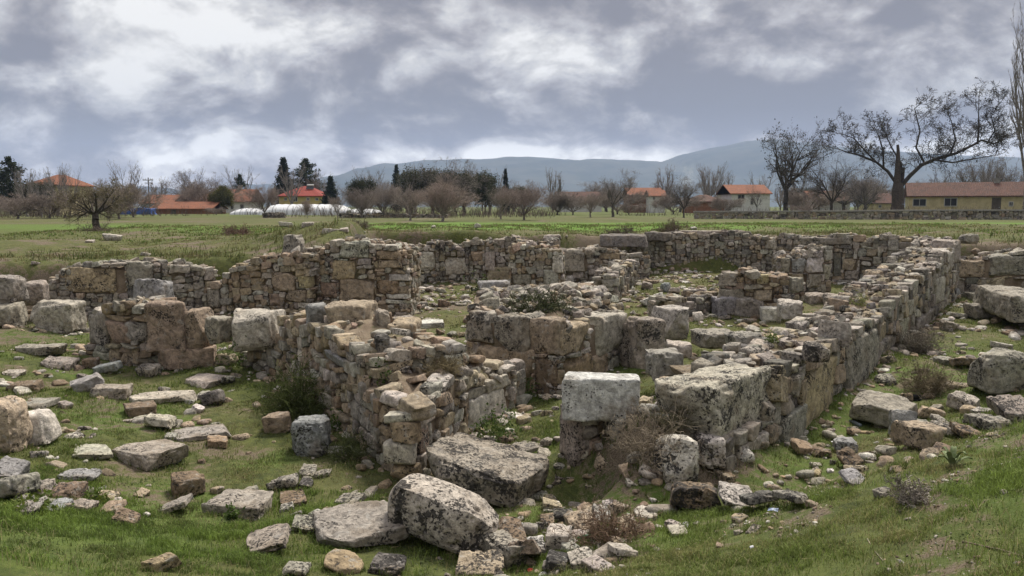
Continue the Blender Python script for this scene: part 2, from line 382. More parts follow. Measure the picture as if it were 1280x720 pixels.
ridge('mountains', [(300,256),(380,240),(420,222),(450,217),(465,210),(482,206),(520,205),(560,201),(600,200),(640,197),(662,197),(690,199),(720,201),(750,199),(790,201),(815,203),(828,202),(850,194),(880,187),(905,182),(925,178),(960,177),(1000,182),(1060,187),(1120,191),(1180,195),(1240,199),(1320,206),(1420,215),(1520,256)], 5200, 2400, HILL)
ridge('hills', [(-260,250),(-60,240),(60,240),(150,241),(180,236),(200,235),(225,239),(265,238),(295,232),(325,233),(360,229),(420,226),(470,228),(540,252)], 5600, 1200, HILL)
# ------------------------------------------------------------------ stones
def cube_grid(n, edge=.5):
    tl = np.linspace(-1, 1, n + 1); tc = np.sin(tl * math.pi / 2); ts = tl * (1 - edge) + tc * edge
    key = {}; V = []; Q = []
    def vid(a, b, c):
        k = (a, b, c)
        if k not in key: key[k] = len(V); V.append((ts[a], ts[b], ts[c]))
        return key[k]
    for ax_ in range(3):
        for side in (0, n):
            for i in range(n):
                for j in range(n):
                    q = []
                    for (a, b) in ((i, j), (i + 1, j), (i + 1, j + 1), (i, j + 1)):
                        c = [0, 0, 0]; c[ax_] = side; c[(ax_ + 1) % 3] = a; c[(ax_ + 2) % 3] = b; q.append(vid(*c))
                    Q.append(q if side else q[::-1])
    return np.array(V), np.array(Q)
_CG = {}
def cg(n, e=.5):
    if (n, e) not in _CG: _CG[(n, e)] = cube_grid(n, e)
    return _CG[(n, e)]
def rock_verts(dims, rnd, n, cuts, amp, rng, freq=2.0, pits=0.0, chip=0.0, taper=0.0, warp=.09):
    """a stone with full sizes dims: rnd 0 = squared block .. 1 = boulder; cuts = broken facets; amp = surface roughness (fraction)"""
    V0, Q = cg(n, .55); h = np.array(dims) / 2.0
    if rnd >= .6:
        s = V0 / np.linalg.norm(V0, axis=1, keepdims=True); k = (rnd - .6) / .4
        V = (V0 * .78 * (1 - k) * .6 + s * (k + (1 - k) * .4)) * 1.0
        V = V / np.abs(V).max(0) * h
    else:
        r = (.05 + rnd * .75) * h.min(); inner = np.clip(V0 * h, -(h - r), h - r); dlt = V0 * h - inner
        V = inner + dlt / np.maximum(np.linalg.norm(dlt, axis=1, keepdims=True), 1e-9) * r
    if taper: V[:, :2] *= (1 - taper * (V[:, 2:3] / h[2]))
    off = rng.uniform(-50, 50, 3); m = h.min() * 2
    for a_ in range(3):
        b_ = (a_ + 1 + int(rng.integers(2))) % 3; V[:, a_] *= 1 + rng.normal(0, warp) * V[:, b_] / h[b_]
    for _ in range(cuts):
        nv = rng.normal(size=3); nv[2] *= .55; nv /= np.linalg.norm(nv); sup = (V @ nv).max(); o = sup * rng.uniform(.66, .9)
        ex = np.maximum(V @ nv - o, 0); V = V - .93 * ex[:, None] * nv
    nrm = V / h; nrm = np.sign(nrm) * np.abs(nrm) ** 3; nrm /= np.maximum(np.linalg.norm(nrm, axis=1, keepdims=True), 1e-6)
    sc = freq / max(m, .12)
    V = V + nrm * (fbm(V * sc * .5 + off, 4 if n > 8 else 2, .55) * amp * m * .5)[:, None]
    if chip:
        e = np.sort(np.abs(V / h), 1)[:, 1]; c = np.maximum(vnoise(V * sc * .9 + off + 9) + .1, 0) * sstep(e, .6, 1.0)
        V = V - V * (np.minimum(c * chip * m, .13 * m)[:, None] / np.maximum(np.linalg.norm(V, axis=1, keepdims=True), .05))
    if pits:
        c = sstep(vnoise(V * 11 + off) * .7 + vnoise(V * 24 - off) * .5, .30, .7); V = V - nrm * (c * pits)[:, None]
    return V, Q
_pr = np.random.default_rng(3)
PROTO = [rock_verts((2 * _pr.uniform(.94, 1), 2, 2 * _pr.uniform(.92, 1)), _pr.uniform(.28, .68), 6, int(_pr.integers(3, 9)), .28, _pr, 2.4, warp=.14)[0] for _ in range(60)]
PROTO = [np.stack([np.clip(V_[:, 0], -.97, .97) / .97, np.clip(V_[:, 1], -.76, .76) / .76, np.clip(V_[:, 2], -.92, .92) / .92], 1) for V_ in PROTO]      # broken flat beds and faces
PQ = cg(6, .55)[1]
PEB = [rock_verts((2, 2, 2), _pr.uniform(.45, .9), 4, int(_pr.integers(3, 8)), .3, _pr, 2, warp=.16)[0] for _ in range(40)]
PEQ = cg(4, .55)[1]
def _pal(d_, k=.95, w=(1.05, 1.0, .925)): return {n_: tuple(q_ * k * w_ for q_, w_ in zip(c_, w)) for n_, c_ in d_.items()}
PAL = _pal({  # base colours of the stones (linear albedo)
 'grey': (.34, .325, .30), 'pale': (.47, .455, .425), 'white': (.66, .65, .64), 'beige': (.39, .335, .26), 'tan': (.33, .265, .19), 'brown': (.22, .17, .125),
 'pink': (.33, .265, .215), 'blue': (.31, .325, .35), 'dark': (.17, .165, .16), 'brick': (.36, .17, .10), 'yellow': (.43, .37, .25), 'cream': (.47, .425, .33), 'marble': (.58, .565, .63)})
MIXES = {'warm': ('beige', 'tan', 'pink', 'grey', 'grey', 'beige', 'pale', 'pale'), 'grey': ('grey', 'grey', 'pale', 'beige', 'dark', 'grey'), 'brown': ('brown', 'tan', 'pink', 'grey', 'beige', 'grey'),
         'pale': ('pale', 'grey', 'white', 'beige', 'pale')}
def tnt(name, rng, pit=.3, jit=.12):
    c = np.array(PAL[name]) * rng.uniform(1 - jit, 1 + jit) * rng.uniform(.96, 1.04, 3); return np.array([*c, pit])
def rot3(rx, ry, rz):
    cx, sx_, cy, sy, cz, sz = math.cos(rx), math.sin(rx), math.cos(ry), math.sin(ry), math.cos(rz), math.sin(rz)
    return np.array([[cz, -sz, 0], [sz, cz, 0], [0, 0, 1]]) @ np.array([[cy, 0, sy], [0, 1, 0], [-sy, 0, cy]]) @ np.array([[1, 0, 0], [0, cx, -sx_], [0, sx_, cx]])
class Stones:
    def __init__(s, protos=None, Q=None): s.p = protos or PROTO; s.q = PQ if Q is None else Q; s.V = []; s.Q = []; s.T = []; s.n = 0
    def add(s, c, size, M, tint, rng):
        V = s.p[rng.integers(len(s.p))]
        if rng.random() < .5: V = V * np.array([-1, -1, 1])
        V = (V * (np.array(size) / 2)) @ M.T + np.asarray(c)
        s.V.append(V); s.Q.append(s.q + s.n); s.n += len(V); s.T.append(np.tile(tint, (len(V), 1)))
    def build(s, name, parent=None, loc=(0, 0, 0)):
        return mesh_obj(name, np.concatenate(s.V), np.concatenate(s.Q), STONE, parent, np.concatenate(s.T), True, loc)

def pack(L, top_of, base_of, reserved, hr, wr, rng):
    """irregular coursing: always fills the lowest gap of the skyline; yields (s0, s1, t0, t1)"""
    bw = .05; nb = max(2, int(L / bw)); sk = np.array([base_of((i + .5) * bw) for i in range(nb)]); tp = np.array([top_of((i + .5) * bw) for i in range(nb)])
    guard = 0
    while guard < 20000:
        guard += 1
        act = np.nonzero(sk < tp - .03)[0]
        if not len(act): break
        i = act[np.argmin(sk[act])]; z = sk[i]
        j0 = i
        while j0 > 0 and abs(sk[j0 - 1] - z) < .035 and sk[j0 - 1] < tp[j0 - 1]: j0 -= 1
        j1 = i
        while j1 < nb - 1 and abs(sk[j1 + 1] - z) < .035: j1 += 1
        run = (j1 - j0 + 1); wd = rng.uniform(*wr) * (1 if rng.random() > .18 else 1.5); k = int(round(wd / bw))
        if run - k < 3: k = run
        k = max(1, min(k, run, 22)); wd = k * bw
        hh = rng.uniform(*hr) * (1 if rng.random() > .15 else 1.45)
        hh = min(hh, wd * 1.3, tp[j0:j0 + k].max() - z + .07); hh = max(hh, .05)
        s0, s1 = j0 * bw, (j0 + k) * bw
        def blk(b_):
            c_ = (b_ + .5) * bw
            for q in reserved:
                if q[0] < c_ < q[1] and q[2] < z + .045 and q[3] > max(z, sk[b_]) + .005: return q
        q = blk(j0)
        if q:
            e = j0
            while e < nb and (e + .5) * bw < q[1]: sk[e] = max(sk[e], q[3]); e += 1
            continue
        for e in range(j0 + 1, j0 + k):
            if blk(e): k = e - j0; break
        s1 = s0 + k * bw
        for q in reserved:
            if q[0] < s1 - .02 and q[1] > s0 + .02 and q[2] >= z + .045: hh = min(hh, max(.045, q[2] - z))
        yield (s0, s1, z, z + hh)
        sk[j0:j0 + k] = z + hh

WALLS = []; STN = []
def wall(label, pts, thick=1.0, side=1, mix='warm', hr=(.1, .25), wr=(.15, .5), blocks=(), crown=.1, topn=1.0, seed=1, jag=.12, base=None, back=None, ends=(1, 1), backface=True, pit=.3, group=None, name='ruined_wall', earth=True, top_mix=None, backz=None):
    """pts: (px, py_of_top_edge, distance) along the visible face from one end to the other. side +1: the body lies to the left of the
    walking direction. blocks: (px0, py0, px1, py1, tint, pit) big dressed stones bonded in the face."""
    rng = np.random.default_rng(seed)
    T = np.array([at(*p) for p in pts]); P = T[:, :2]; n = len(P)
    seg = np.linalg.norm(P[1:] - P[:-1], axis=1); S = np.concatenate([[0], np.cumsum(seg)]); L = S[-1]
    dirs = (P[1:] - P[:-1]) / seg[:, None]; nor = np.stack([-dirs[:, 1], dirs[:, 0]], 1) * side
    if back is None:
        bk = []
        for i in range(n):
            m = nor[max(i - 1, 0)] + nor[min(i, n - 2)]; m /= np.linalg.norm(m); bk.append(P[i] + m * thick)
        BK = np.array(bk)
    else: BK = np.array([at(b[0], b[1], b[2])[:2] for b in back])
    ZT = T[:, 2]
    ZB = ZT if backz is None else np.array(backz, float)
    def at_s(s):
        s = min(max(s, 0), L); i = min(int(np.searchsorted(S, s, 'right') - 1), n - 2); f = (s - S[i]) / seg[i]
        return P[i] * (1 - f) + P[i + 1] * f, dirs[i], nor[i], BK[i] * (1 - f) + BK[i + 1] * f, ZT[i] * (1 - f) + ZT[i + 1] * f, ZB[i] * (1 - f) + ZB[i + 1] * f
    offs = rng.uniform(0, 90)
    def jagf(s): return jag * float(vnoise(np.array([[s * 1.7 + offs, offs, 0]]))[0] + .5 * vnoise(np.array([[s * 4.5 + offs, offs, 3]]))[0])
    def ztop(s): return at_s(s)[4] + jagf(s)
    def gbase(p): return (h1(*p) if base is None else base) - .15
    c0 = P.mean(0); loc = np.array([c0[0], c0[1], h1(*c0)])
    root = empty(name, loc, label, 'wall', group); root['kind'] = 'thing'; WALLS.append(np.concatenate([P, BK[::-1]]))
    # big blocks -> reserved rectangles in (s, z)
    resv = []
    for bq in blocks:
        x0, y0, x1, y1, tn, pt = bq[:6]; opt = bq[6] if len(bq) > 6 else {}
        def s_of(px):
            best = None
            for i in range(n - 1):
                u = raydir(px, (y0 + y1) / 2); u2 = u[:2]; e = P[i + 1] - P[i]; D = u2[0] * (-e[1]) + u2[1] * e[0]
                if abs(D) < 1e-6: continue
                k = (P[i][0] * (-e[1]) + P[i][1] * e[0]) / D; f = (P[i][1] * u2[0] - P[i][0] * u2[1]) / (e[0] * u2[1] - e[1] * u2[0])
                ff = min(max(f, -.08 if i == 0 else 0), 1.08 if i == n - 2 else 1)
                if best is None or abs(ff - f) < best[0]: best = (abs(ff - f), S[i] + ff * seg[i])
            return best[1]
        sa, sb = sorted((s_of(x0), s_of(x1))); sm = (sa + sb) / 2
        # keep a block within one straight run of the face
        i = min(int(np.searchsorted(S, sm, 'right') - 1), n - 2); sa = max(sa, S[i] - .1); sb = min(sb, S[i + 1] + .1)
        if sb - sa < .12: continue
        dd = at_s(sm)[0][1]; za = at(0, y1, dd)[2]; zb = at(0, y0, dd)[2]
        resv.append((sa, sb, za, zb))
        p, dr, nr, _, _, _ = at_s(sm); dep = opt.get('dep', min(thick * .6, max(.35, (sb - sa) * .7)))
        V, Q = rock_verts((sb - sa - .02, dep, zb - za - .015), opt.get('rnd', .16), opt.get('n', 18), opt.get('cuts', 2), opt.get('amp', .12), rng, 3.0, pits=.012 + .03 * pt, chip=.25, warp=.05)
        M = np.array([[dr[0], nr[0], 0], [dr[1], nr[1], 0], [0, 0, 1]]) @ rot3(rng.normal(0, .015), rng.normal(0, .02), rng.normal(0, .015))
        if np.linalg.det(M) < 0: Q = Q[:, ::-1]
        ctr = np.array([*(p + nr * (dep / 2 - .05 - opt.get('out', 0))), (za + zb) / 2])
        o = mesh_obj('stone_block', V @ M.T + ctr - loc, Q, STONE, root, tnt(tn, rng, pt, .05))
        if opt.get('label'): o['label'] = opt['label']
    st = Stones(); names = MIXES[mix]; tnames = MIXES[top_mix or mix]
    def face(Pa, length, fn, top, bas, rv):
        for s0, s1, z0, z1 in pack(length, top, bas, rv, hr, wr, rng):
            sm = (s0 + s1) / 2; p, dr, nr = fn(sm); wd, hh = s1 - s0, z1 - z0; dp = rng.uniform(.22, .4)
            M = np.array([[dr[0], nr[0], 0], [dr[1], nr[1], 0], [0, 0, 1]]) @ rot3(rng.normal(0, .06), rng.normal(0, .10), rng.normal(0, .06))
            st.add((*(p + nr * (dp / 2 - rng.uniform(.0, .09))), (z0 + z1) / 2), (wd * rng.uniform(.93, 1.08), dp, hh * rng.uniform(.95, 1.10)), M, tnt(names[rng.integers(len(names))], rng, max(0, rng.normal(pit, .2)), .2), rng)
    face(P, L, lambda s: at_s(s)[:3], ztop, lambda s: gbase(at_s(s)[0]), resv)
    if backface:
        face(BK, L, lambda s: (at_s(s)[3], at_s(s)[1], -at_s(s)[2]), lambda s: at_s(s)[5] + jagf(s), lambda s: gbase(at_s(s)[3]), [])
    for on, s_ in zip(ends, (0, L)):
        if not on: continue
        p, dr, nr, b, z_, zb_ = at_s(s_); e = b - p; le = np.linalg.norm(e); e /= le; outw = dr * (1 if s_ == 0 else -1)
        rv = [(0, .45, q[2], q[3]) for q in resv if (q[0] < .2 if s_ == 0 else q[1] > L - .2)]
        face(None, le, lambda s: (p + e * s, e, outw), lambda s: z_ + (zb_ - z_) * s / le + .5 * jagf(s), lambda s: gbase(p + e * s), rv)
    # loose stones over the broken top
    area = L * np.linalg.norm(BK - P, axis=1).mean()
    for _ in range(int(area * 26 * topn)):
        s = rng.uniform(0, L); p, dr, nr, b, z_, zb_ = at_s(s); f = rng.uniform(.02, .98); q = p + (b - p) * f
        sz = rng.uniform(.08, .26) * (1 if rng.random() > .12 else 1.5); zz = z_ + (zb_ - z_) * f + jagf(s) * (1 - abs(2 * f - 1) * .2) + crown * math.sin(f * math.pi) - .04
        st.add((q[0], q[1], zz), (sz, sz * rng.uniform(.6, 1), sz * rng.uniform(.4, .7)), rot3(rng.normal(0, .3), rng.normal(0, .3), rng.uniform(0, 6.28)), tnt(tnames[rng.integers(len(tnames))], rng, max(0, rng.normal(pit, .2)), .2), rng)
    st.build('rubble_masonry', root, (0, 0, 0)).data.transform(__import__('mathutils').Matrix.Translation(tuple(-loc)))
    # the earth core
    if earth:
        ns = max(3, int(L / .16)); nc = 9; V = []
        for k in range(ns + 1):
            s = L * k / ns; p, dr, nr, b, z_, zb_ = at_s(s); e = b - p; le = np.linalg.norm(e); e /= le; ins = .05
            a0 = p + e * ins; a1 = p + e * (le - ins)
            if k == 0: a0 = a0 + dr * ins; a1 = a1 + dr * ins
            if k == ns: a0 = a0 - dr * ins; a1 = a1 - dr * ins
            V.append((*a0, gbase(p) - .1))
            for c in range(nc):
                f = c / (nc - 1); q = a0 + (a1 - a0) * f; V.append((*q, z_ + (zb_ - z_) * f + jagf(s) - .08 + crown * math.sin(f * math.pi)))
            V.append((*a1, gbase(b) - .1))
        V = np.array(V); m = nc + 2; kk = np.arange(len(V)) % m; tp = (kk > 0) & (kk < m - 1); V[tp, 2] += .05 * fbm(V[tp] * 4, 3)
        i = np.arange((ns + 1) * m).reshape(ns + 1, m); Q = np.stack([i[:-1, :-1], i[1:, :-1], i[1:, 1:], i[:-1, 1:]], -1).reshape(-1, 4)
        if side < 0: Q = Q[:, ::-1]
        T3 = []
        for r_ in (0, ns):
            for c in range(1, m - 1): T3.append((i[r_, 0], i[r_, c], i[r_, c + 1]))
        mesh_obj('earth_core', V - loc, Q, EARTH, root, Ft=T3)
    return root

# ------------------------------------------------------------------ single stones
def stone(px, py, wp, hp, dm, yaw, rnd, tn, pit, name, label, cat, d=None, tilt=(0, 0), n=24, cuts=3, amp=.15, group=None, freq=2.5, sink=.07, chip=.25, taper=0.0, hm=None, wm=None, seed=None, z=None):
    """(px, py): middle of the stone's foot in the photo; wp, hp: its size there; dm: its depth in metres; on the ground unless d is given"""
    rng = np.random.default_rng(seed if seed is not None else int(px * 131 + py * 17))
    ground = d is None and z is None and hm is None; kindless = ground and name in ('boulder', 'loose_stone')
    if d is None: g = ong(px, py); d = g[1]; zb = g[2]
    else: g = at(px, py, d); zb = g[2]
    if name == 'stone_slab' and n < 40: cuts = max(cuts, 6)
    if z is not None: zb = z
    W = wp * d / 950; a = R(yaw)
    wx = wm or max(.25 * W, (W - dm * abs(math.sin(a))) / max(.35, abs(math.cos(a))))
    vis = dm * abs(math.cos(a)) * .8 * max(.3, 3.6 - zb) / d / d * 1000
    hz = hm or max((hp - vis) * d / 975, .09 * W + .03)
    if ground: hz *= .84; sink = .2
    if kindless and tilt == (0, 0): tilt = (rng.normal(0, 9), rng.normal(0, 9))
    V, Q = rock_verts((wx, dm, hz * (1 + sink)), rnd, n, cuts, amp, rng, freq, pits=.008 + .03 * pit, chip=chip * .9, taper=taper, warp=.06)
    M = rot3(R(tilt[0]), R(tilt[1]), a); V = V @ M.T
    ext = (dm * abs(math.cos(a)) + wx * abs(math.sin(a))) / 2
    c = np.array([at(px, py, d)[0] * (1 + ext * .85 / d), d + ext * .85, zb - V[:, 2].min() - hz * sink])
    if abs(zb - h1(c[0], c[1])) < .25: STN.append((c[0], c[1], wx / 2, dm / 2, a))
    o = mesh_obj(name, V + c, Q, STONE, None, tnt(tn, rng, pit, .05), True, (c[0], c[1], zb))
    return tag(o, label, cat, group)
# ------------------------------------------------------------------ the ruin's walls
wall('long right-hand wall of rubble and slabs from the great squared block to the rear bank',
     [(905, 551, 9.6), (962, 534, 10.75), (976, 464, 11.1), (1045, 430, 13.9), (1090, 402, 16.3), (1130, 366, 18.9), (1165, 334, 22.0), (1200, 301, 27.2)], 1.25, 1, 'grey', (.16, .40), (.2, .62),
     blocks=[(1003, 452, 1041, 556, 'yellow', .45, {'dep': .5, 'n': 24}), (1056, 415, 1094, 485, 'grey', .55, {'dep': .5, 'n': 20, 'out': .06}), (1120, 395, 1140, 440, 'pale', .3), (1143, 390, 1166, 418, 'grey', .3), (974, 512, 1000, 585, 'grey', .4, {'dep': .4, 'n': 22, 'out': .04}), (957, 550, 973, 600, 'grey', .5, {'dep': .4}),
             (916, 548, 956, 612, 'pale', .35, {'dep': .4, 'n': 20}), (1166, 345, 1180, 380, 'pale', .2), (1182, 312, 1192, 340, 'pale', .2), (1098, 420, 1116, 455, 'grey', .4), (1190, 300, 1200, 330, 'grey', .3)],
     seed=11, pit=.4, topn=.7, crown=.05)
wall('squat masonry mass in the middle faced with big squared blocks and topped by earth',
     [(583, 392, 15.4), (700, 412, 14.0), (784, 400, 16.2)], 1.9, 1, 'warm', (.1, .22), (.14, .45),
     blocks=[(585, 390, 617, 428, 'grey', .6), (618, 394, 662, 442, 'grey', .65), (663, 398, 700, 443, 'pink', .35), (701, 405, 732, 441, 'beige', .35), (738, 391, 781, 440, 'pale', .15, {'n': 22, 'out': .05}),
             (600, 432, 668, 492, 'beige', .3, {'n': 20}), (669, 447, 699, 500, 'brown', .6), (702, 445, 738, 495, 'tan', .4), (758, 443, 780, 463, 'pale', .2), (739, 444, 757, 470, 'beige', .2)],
     seed=12, crown=.22, topn=.7, top_mix='grey', back=[(604, 372, 18.0), (684, 366, 18.6), (752, 372, 18.2)], backz=[1.7, 1.75, 1.6])
wall('rubble wall of many small rounded stones with a grassy foot and big stones on top',
     [(302, 442, 16.4), (346, 440, 15.6), (353, 398, 15.4), (400, 410, 13.5), (432, 428, 12.4), (462, 447, 11.4)], 1.5, 1, 'warm', (.1, .23), (.15, .42),
     blocks=[(402, 446, 452, 460, 'blue', .2, {'n': 12, 'rnd': .3}), (440, 505, 478, 532, 'grey', .3), (378, 492, 402, 508, 'tan', .2)], seed=13, crown=.12, topn=.55, pit=.15)
wall('broken corner of masonry jutting towards the viewer with earth and dry weeds on top',
     [(452, 478, 11.6), (478, 498, 10.75), (515, 508, 10.1), (560, 482, 11.3), (588, 476, 12.3), (643, 464, 13.4)], 1.0, 1, 'warm', (.1, .25), (.2, .55),
     blocks=[ (440, 540, 478, 558, 'grey', .4), (584, 490, 634, 542, 'white', .15, {'dep': .3, 'n': 18, 'rnd': .2}), (567, 468, 603, 489, 'beige', .3, {'rnd': .3}), (606, 470, 640, 486, 'pale', .1)],
     seed=14, crown=.10, topn=.5, back=[(470, 455, 12.6), (500, 450, 12.6), (535, 445, 12.5), (570, 445, 12.9), (600, 455, 13.4), (643, 460, 14.0)], backz=[1.35, 1.3, 1.25, 1.08, .9, .78])
wall('crumbling rubble wall sloping up to a pillar stone in the middle distance',
     [(236, 372, 22.6), (262, 362, 22.4), (300, 336, 22.2), (345, 316, 22.0), (388, 320, 21.8)], 1.2, 1, 'warm', (.08, .2), (.12, .4),
     blocks=[(338, 340, 371, 364, 'beige', .3), (356, 362, 384, 378, 'pink', .2), (372, 345, 388, 360, 'yellow', .2), (238, 352, 254, 386, 'grey', .3), (258, 360, 276, 384, 'grey', .3), (336, 367, 354, 382, 'pink', .2)], seed=15, pit=.15, topn=.9)
wall('tall wall stump of tan squared blocks with a brick-coursed right end',
     [(388, 316, 22.4), (420, 302, 22.2), (470, 306, 22.0), (508, 320, 21.9)], 1.5, 1, 'warm', (.08, .18), (.1, .34),
     blocks=[(410, 325, 447, 350, 'yellow', .15, {'n': 18, 'rnd': .3}), (424, 301, 461, 323, 'pale', .4, {'rnd': .3}), (424, 348, 469, 376, 'beige', .25), (470, 350, 499, 368, 'tan', .3), (398, 352, 422, 372, 'pink', .4), (470, 313, 505, 325, 'tan', .3), (472, 325, 503, 335, 'beige', .3), (446, 323, 466, 332, 'grey', .1), (482, 342, 512, 352, 'pale', .1), (482, 367, 510, 374, 'white', .1, {'rnd': .25}), (482, 375, 512, 380, 'white', .1, {'rnd': .25}), (392, 347, 402, 360, 'blue', .1)],
     seed=16, pit=.2, topn=.8)
wall('low pale wall with pitted long stone along the edge of the left meadow',
     [(58, 352, 21.3), (95, 336, 21.4), (158, 332, 21.6), (193, 331, 21.9), (240, 337, 22.3), (268, 337, 22.7)], .9, 1, 'grey', (.08, .19), (.1, .36),
     blocks=[(68, 334, 157, 366, 'yellow', .45, {'n': 26, 'rnd': .3, 'chip': .4}), (158, 327, 193, 356, 'grey', .5), (208, 331, 238, 342, 'pale', .1)], seed=17, topn=.7)
wall('far rear wall of grey rubble with a large white stone in its face',
     [(505, 312, 29.6), (545, 306, 29.7), (600, 302, 29.8), (650, 303, 29.9), (700, 304, 30.0)], .9, 1, 'grey', (.1, .24), (.12, .42),
     blocks=[(511, 314, 545, 339, 'white', .1, {'rnd': .35}), (514, 341, 531, 354, 'pale', .1), (556, 321, 582, 344, 'pale', .15), (606, 314, 619, 338, 'pale', .2), (608, 333, 640, 355, 'beige', .15), (588, 314, 606, 326, 'beige', .1), (560, 340, 572, 350, 'pale', .1)], seed=18, topn=.8, jag=.16)
wall('stub of cross wall ending in two upright pillar stones inside the courtyard',
     [(636, 312, 27.2), (665, 308, 27.0), (700, 316, 26.8)], 1.0, 1, 'warm', (.09, .2), (.12, .36),
     blocks=[(679, 337, 698, 366, 'pale', .2), (690, 319, 703, 341, 'white', .15), (640, 342, 664, 356, 'grey', .2)], seed=19, pit=.2, topn=.7)
wall('rear wall with large grey block and leaning white stone',
     [(697, 315, 29.0), (740, 310, 29.2), (790, 318, 29.6), (812, 322, 30.0)], 1.0, 1, 'grey', (.09, .2), (.12, .4),
     blocks=[(696, 312, 733, 339, 'grey', .3, {'out': .2, 'n': 18}), (764, 324, 785, 344, 'white', .2), (786, 322, 800, 336, 'grey', .1), (715, 340, 730, 348, 'white', .1), (750, 316, 775, 324, 'tan', .2)], seed=20, topn=.9)
wall('far rear wall of small dark rubble stones below the field bank',
     [(795, 306, 32.6), (840, 296, 33.0), (900, 294, 33.3), (960, 297, 33.0), (1000, 300, 32.2)], .8, 1, 'grey', (.1, .22), (.12, .36), blocks=[(955, 300, 972, 312, 'pale', .1)], seed=21, topn=.9, jag=.15)
wall('dark rubble wall at the rear right below the field bank',
     [(1000, 298, 30.6), (1060, 298, 29.6), (1120, 300, 28.6), (1190, 301, 27.8)], .8, 1, 'grey', (.1, .25), (.14, .5),
     blocks=[(1001, 297, 1064, 306, 'grey', .3, {'rnd': .2}), (1053, 323, 1071, 338, 'beige', .1), (1054, 338, 1075, 350, 'grey', .2), (1042, 315, 1052, 345, 'dark', .2)], seed=22, topn=.8)
wall('short wall of squared grey blocks stacked three courses high at the rear of the courtyard',
     [(972, 325, 25.4), (1014, 318, 25.2), (1040, 313, 25.6)], 1.1, 1, 'grey', (.12, .22), (.16, .4),
     blocks=[(975, 322, 988, 340, 'grey', .2), (989, 323, 1008, 341, 'blue', .2), (1009, 322, 1029, 341, 'white', .15), (1010, 342, 1026, 360, 'grey', .25), (1030, 312, 1040, 328, 'pale', .1), (1029, 330, 1039, 350, 'pale', .1), (985, 342, 1008, 355, 'beige', .2)], seed=23, topn=.9, top_mix='grey')
wall('low heap-like cross wall with tan stones in the courtyard right of the two dark blocks',
     [(898, 345, 21.8), (940, 342, 21.4), (985, 346, 21.2), (1004, 352, 21.8)], 1.0, 1, 'brown', (.08, .2), (.12, .4),
     blocks=[(898, 340, 922, 358, 'grey', .2), (897, 360, 930, 374, 'grey', .2), (986, 346, 1004, 366, 'grey', .3), (945, 343, 962, 356, 'yellow', .2), (942, 362, 966, 376, 'beige', .2)], seed=24, topn=.8)
wall('two-course wall of huge ashlar blocks closing the right trench',
     [(1192, 330, 27.4), (1240, 319, 27.2), (1320, 318, 27.0)], 1.0, 1, 'grey', (.2, .4), (.4, 1.1),
     blocks=[(1236, 318, 1292, 346, 'grey', .45, {'n': 20}), (1196, 325, 1235, 347, 'beige', .35, {'n': 18}), (1207, 348, 1268, 368, 'beige', .3, {'n': 20}), (1269, 348, 1320, 370, 'grey', .35), (1293, 319, 1320, 346, 'grey', .3), (1193, 348, 1206, 368, 'grey', .3)], seed=25, topn=.3)
wall('weathered wall line of long grey stones along the right-hand frame edge',
     [(1242, 388, 20.2), (1270, 356, 24.5)], 2.0, -1, 'grey', (.2, .4), (.3, .9), blocks=[], seed=26, topn=.5) if False else None
wall('narrow front pier of upright stones carrying the pale grey block',
     [(703, 514, 10.7), (720, 520, 10.35), (752, 523, 10.45)], .5, 1, 'warm', (.1, .2), (.14, .32),
     blocks=[(702, 508, 726, 580, 'grey', .45, {'rnd': .3, 'n': 18}), (733, 546, 752, 590, 'pink', .3, {'rnd': .35, 'n': 18}), (724, 519, 750, 532, 'pale', .2, {'rnd': .5})], seed=27, topn=.6)
wall('battered rubble pier of brownish stones beside the tall stone block on the left',
     [(106, 392, 16.9), (125, 384, 16.6), (160, 384, 16.3), (192, 392, 16.3)], 1.1, 1, 'brown', (.1, .25), (.2, .6),
     blocks=[(107, 388, 140, 432, 'grey', .6, {'rnd': .4, 'n': 18}), (130, 400, 165, 430, 'pink', .2, {'rnd': .45}), (158, 402, 190, 426, 'grey', .3, {'rnd': .5})], seed=28, topn=.9, top_mix='grey', crown=.1)

# further stubs and blocks of the courtyard
wall('low stub of grey blocks across the courtyard beyond the tilted white slab', [(838, 378, 20.8), (872, 372, 21.4), (896, 366, 22.4)], .8, 1, 'grey', (.12, .26), (.2, .5), blocks=[(842, 377, 866, 388, 'grey', .4)], seed=60, topn=.5)
wall('narrow cross wall of squared stones running from the rear wall to the courtyard grass', [(742, 344, 25.0), (760, 332, 27.5), (772, 326, 29.0)], .7, -1, 'grey', (.12, .26), (.2, .5), seed=61, topn=.5)

# ------------------------------------------------------------------ big single stones (foot px, foot py, width px, height px, depth m, yaw, roundness, tint, pitting)
BLK, BOU, SLB, LOO = ('stone_block', 'stone block'), ('boulder', 'boulder'), ('stone_slab', 'stone slab'), ('loose_stone', 'stone')
def S(kind, px, py, wp, hp, dm, yaw, rnd, tn, pit, label, **k):
    return stone(px, py, wp, hp, dm, yaw, rnd, tn, pit, kind[0], label, kind[1], **k)
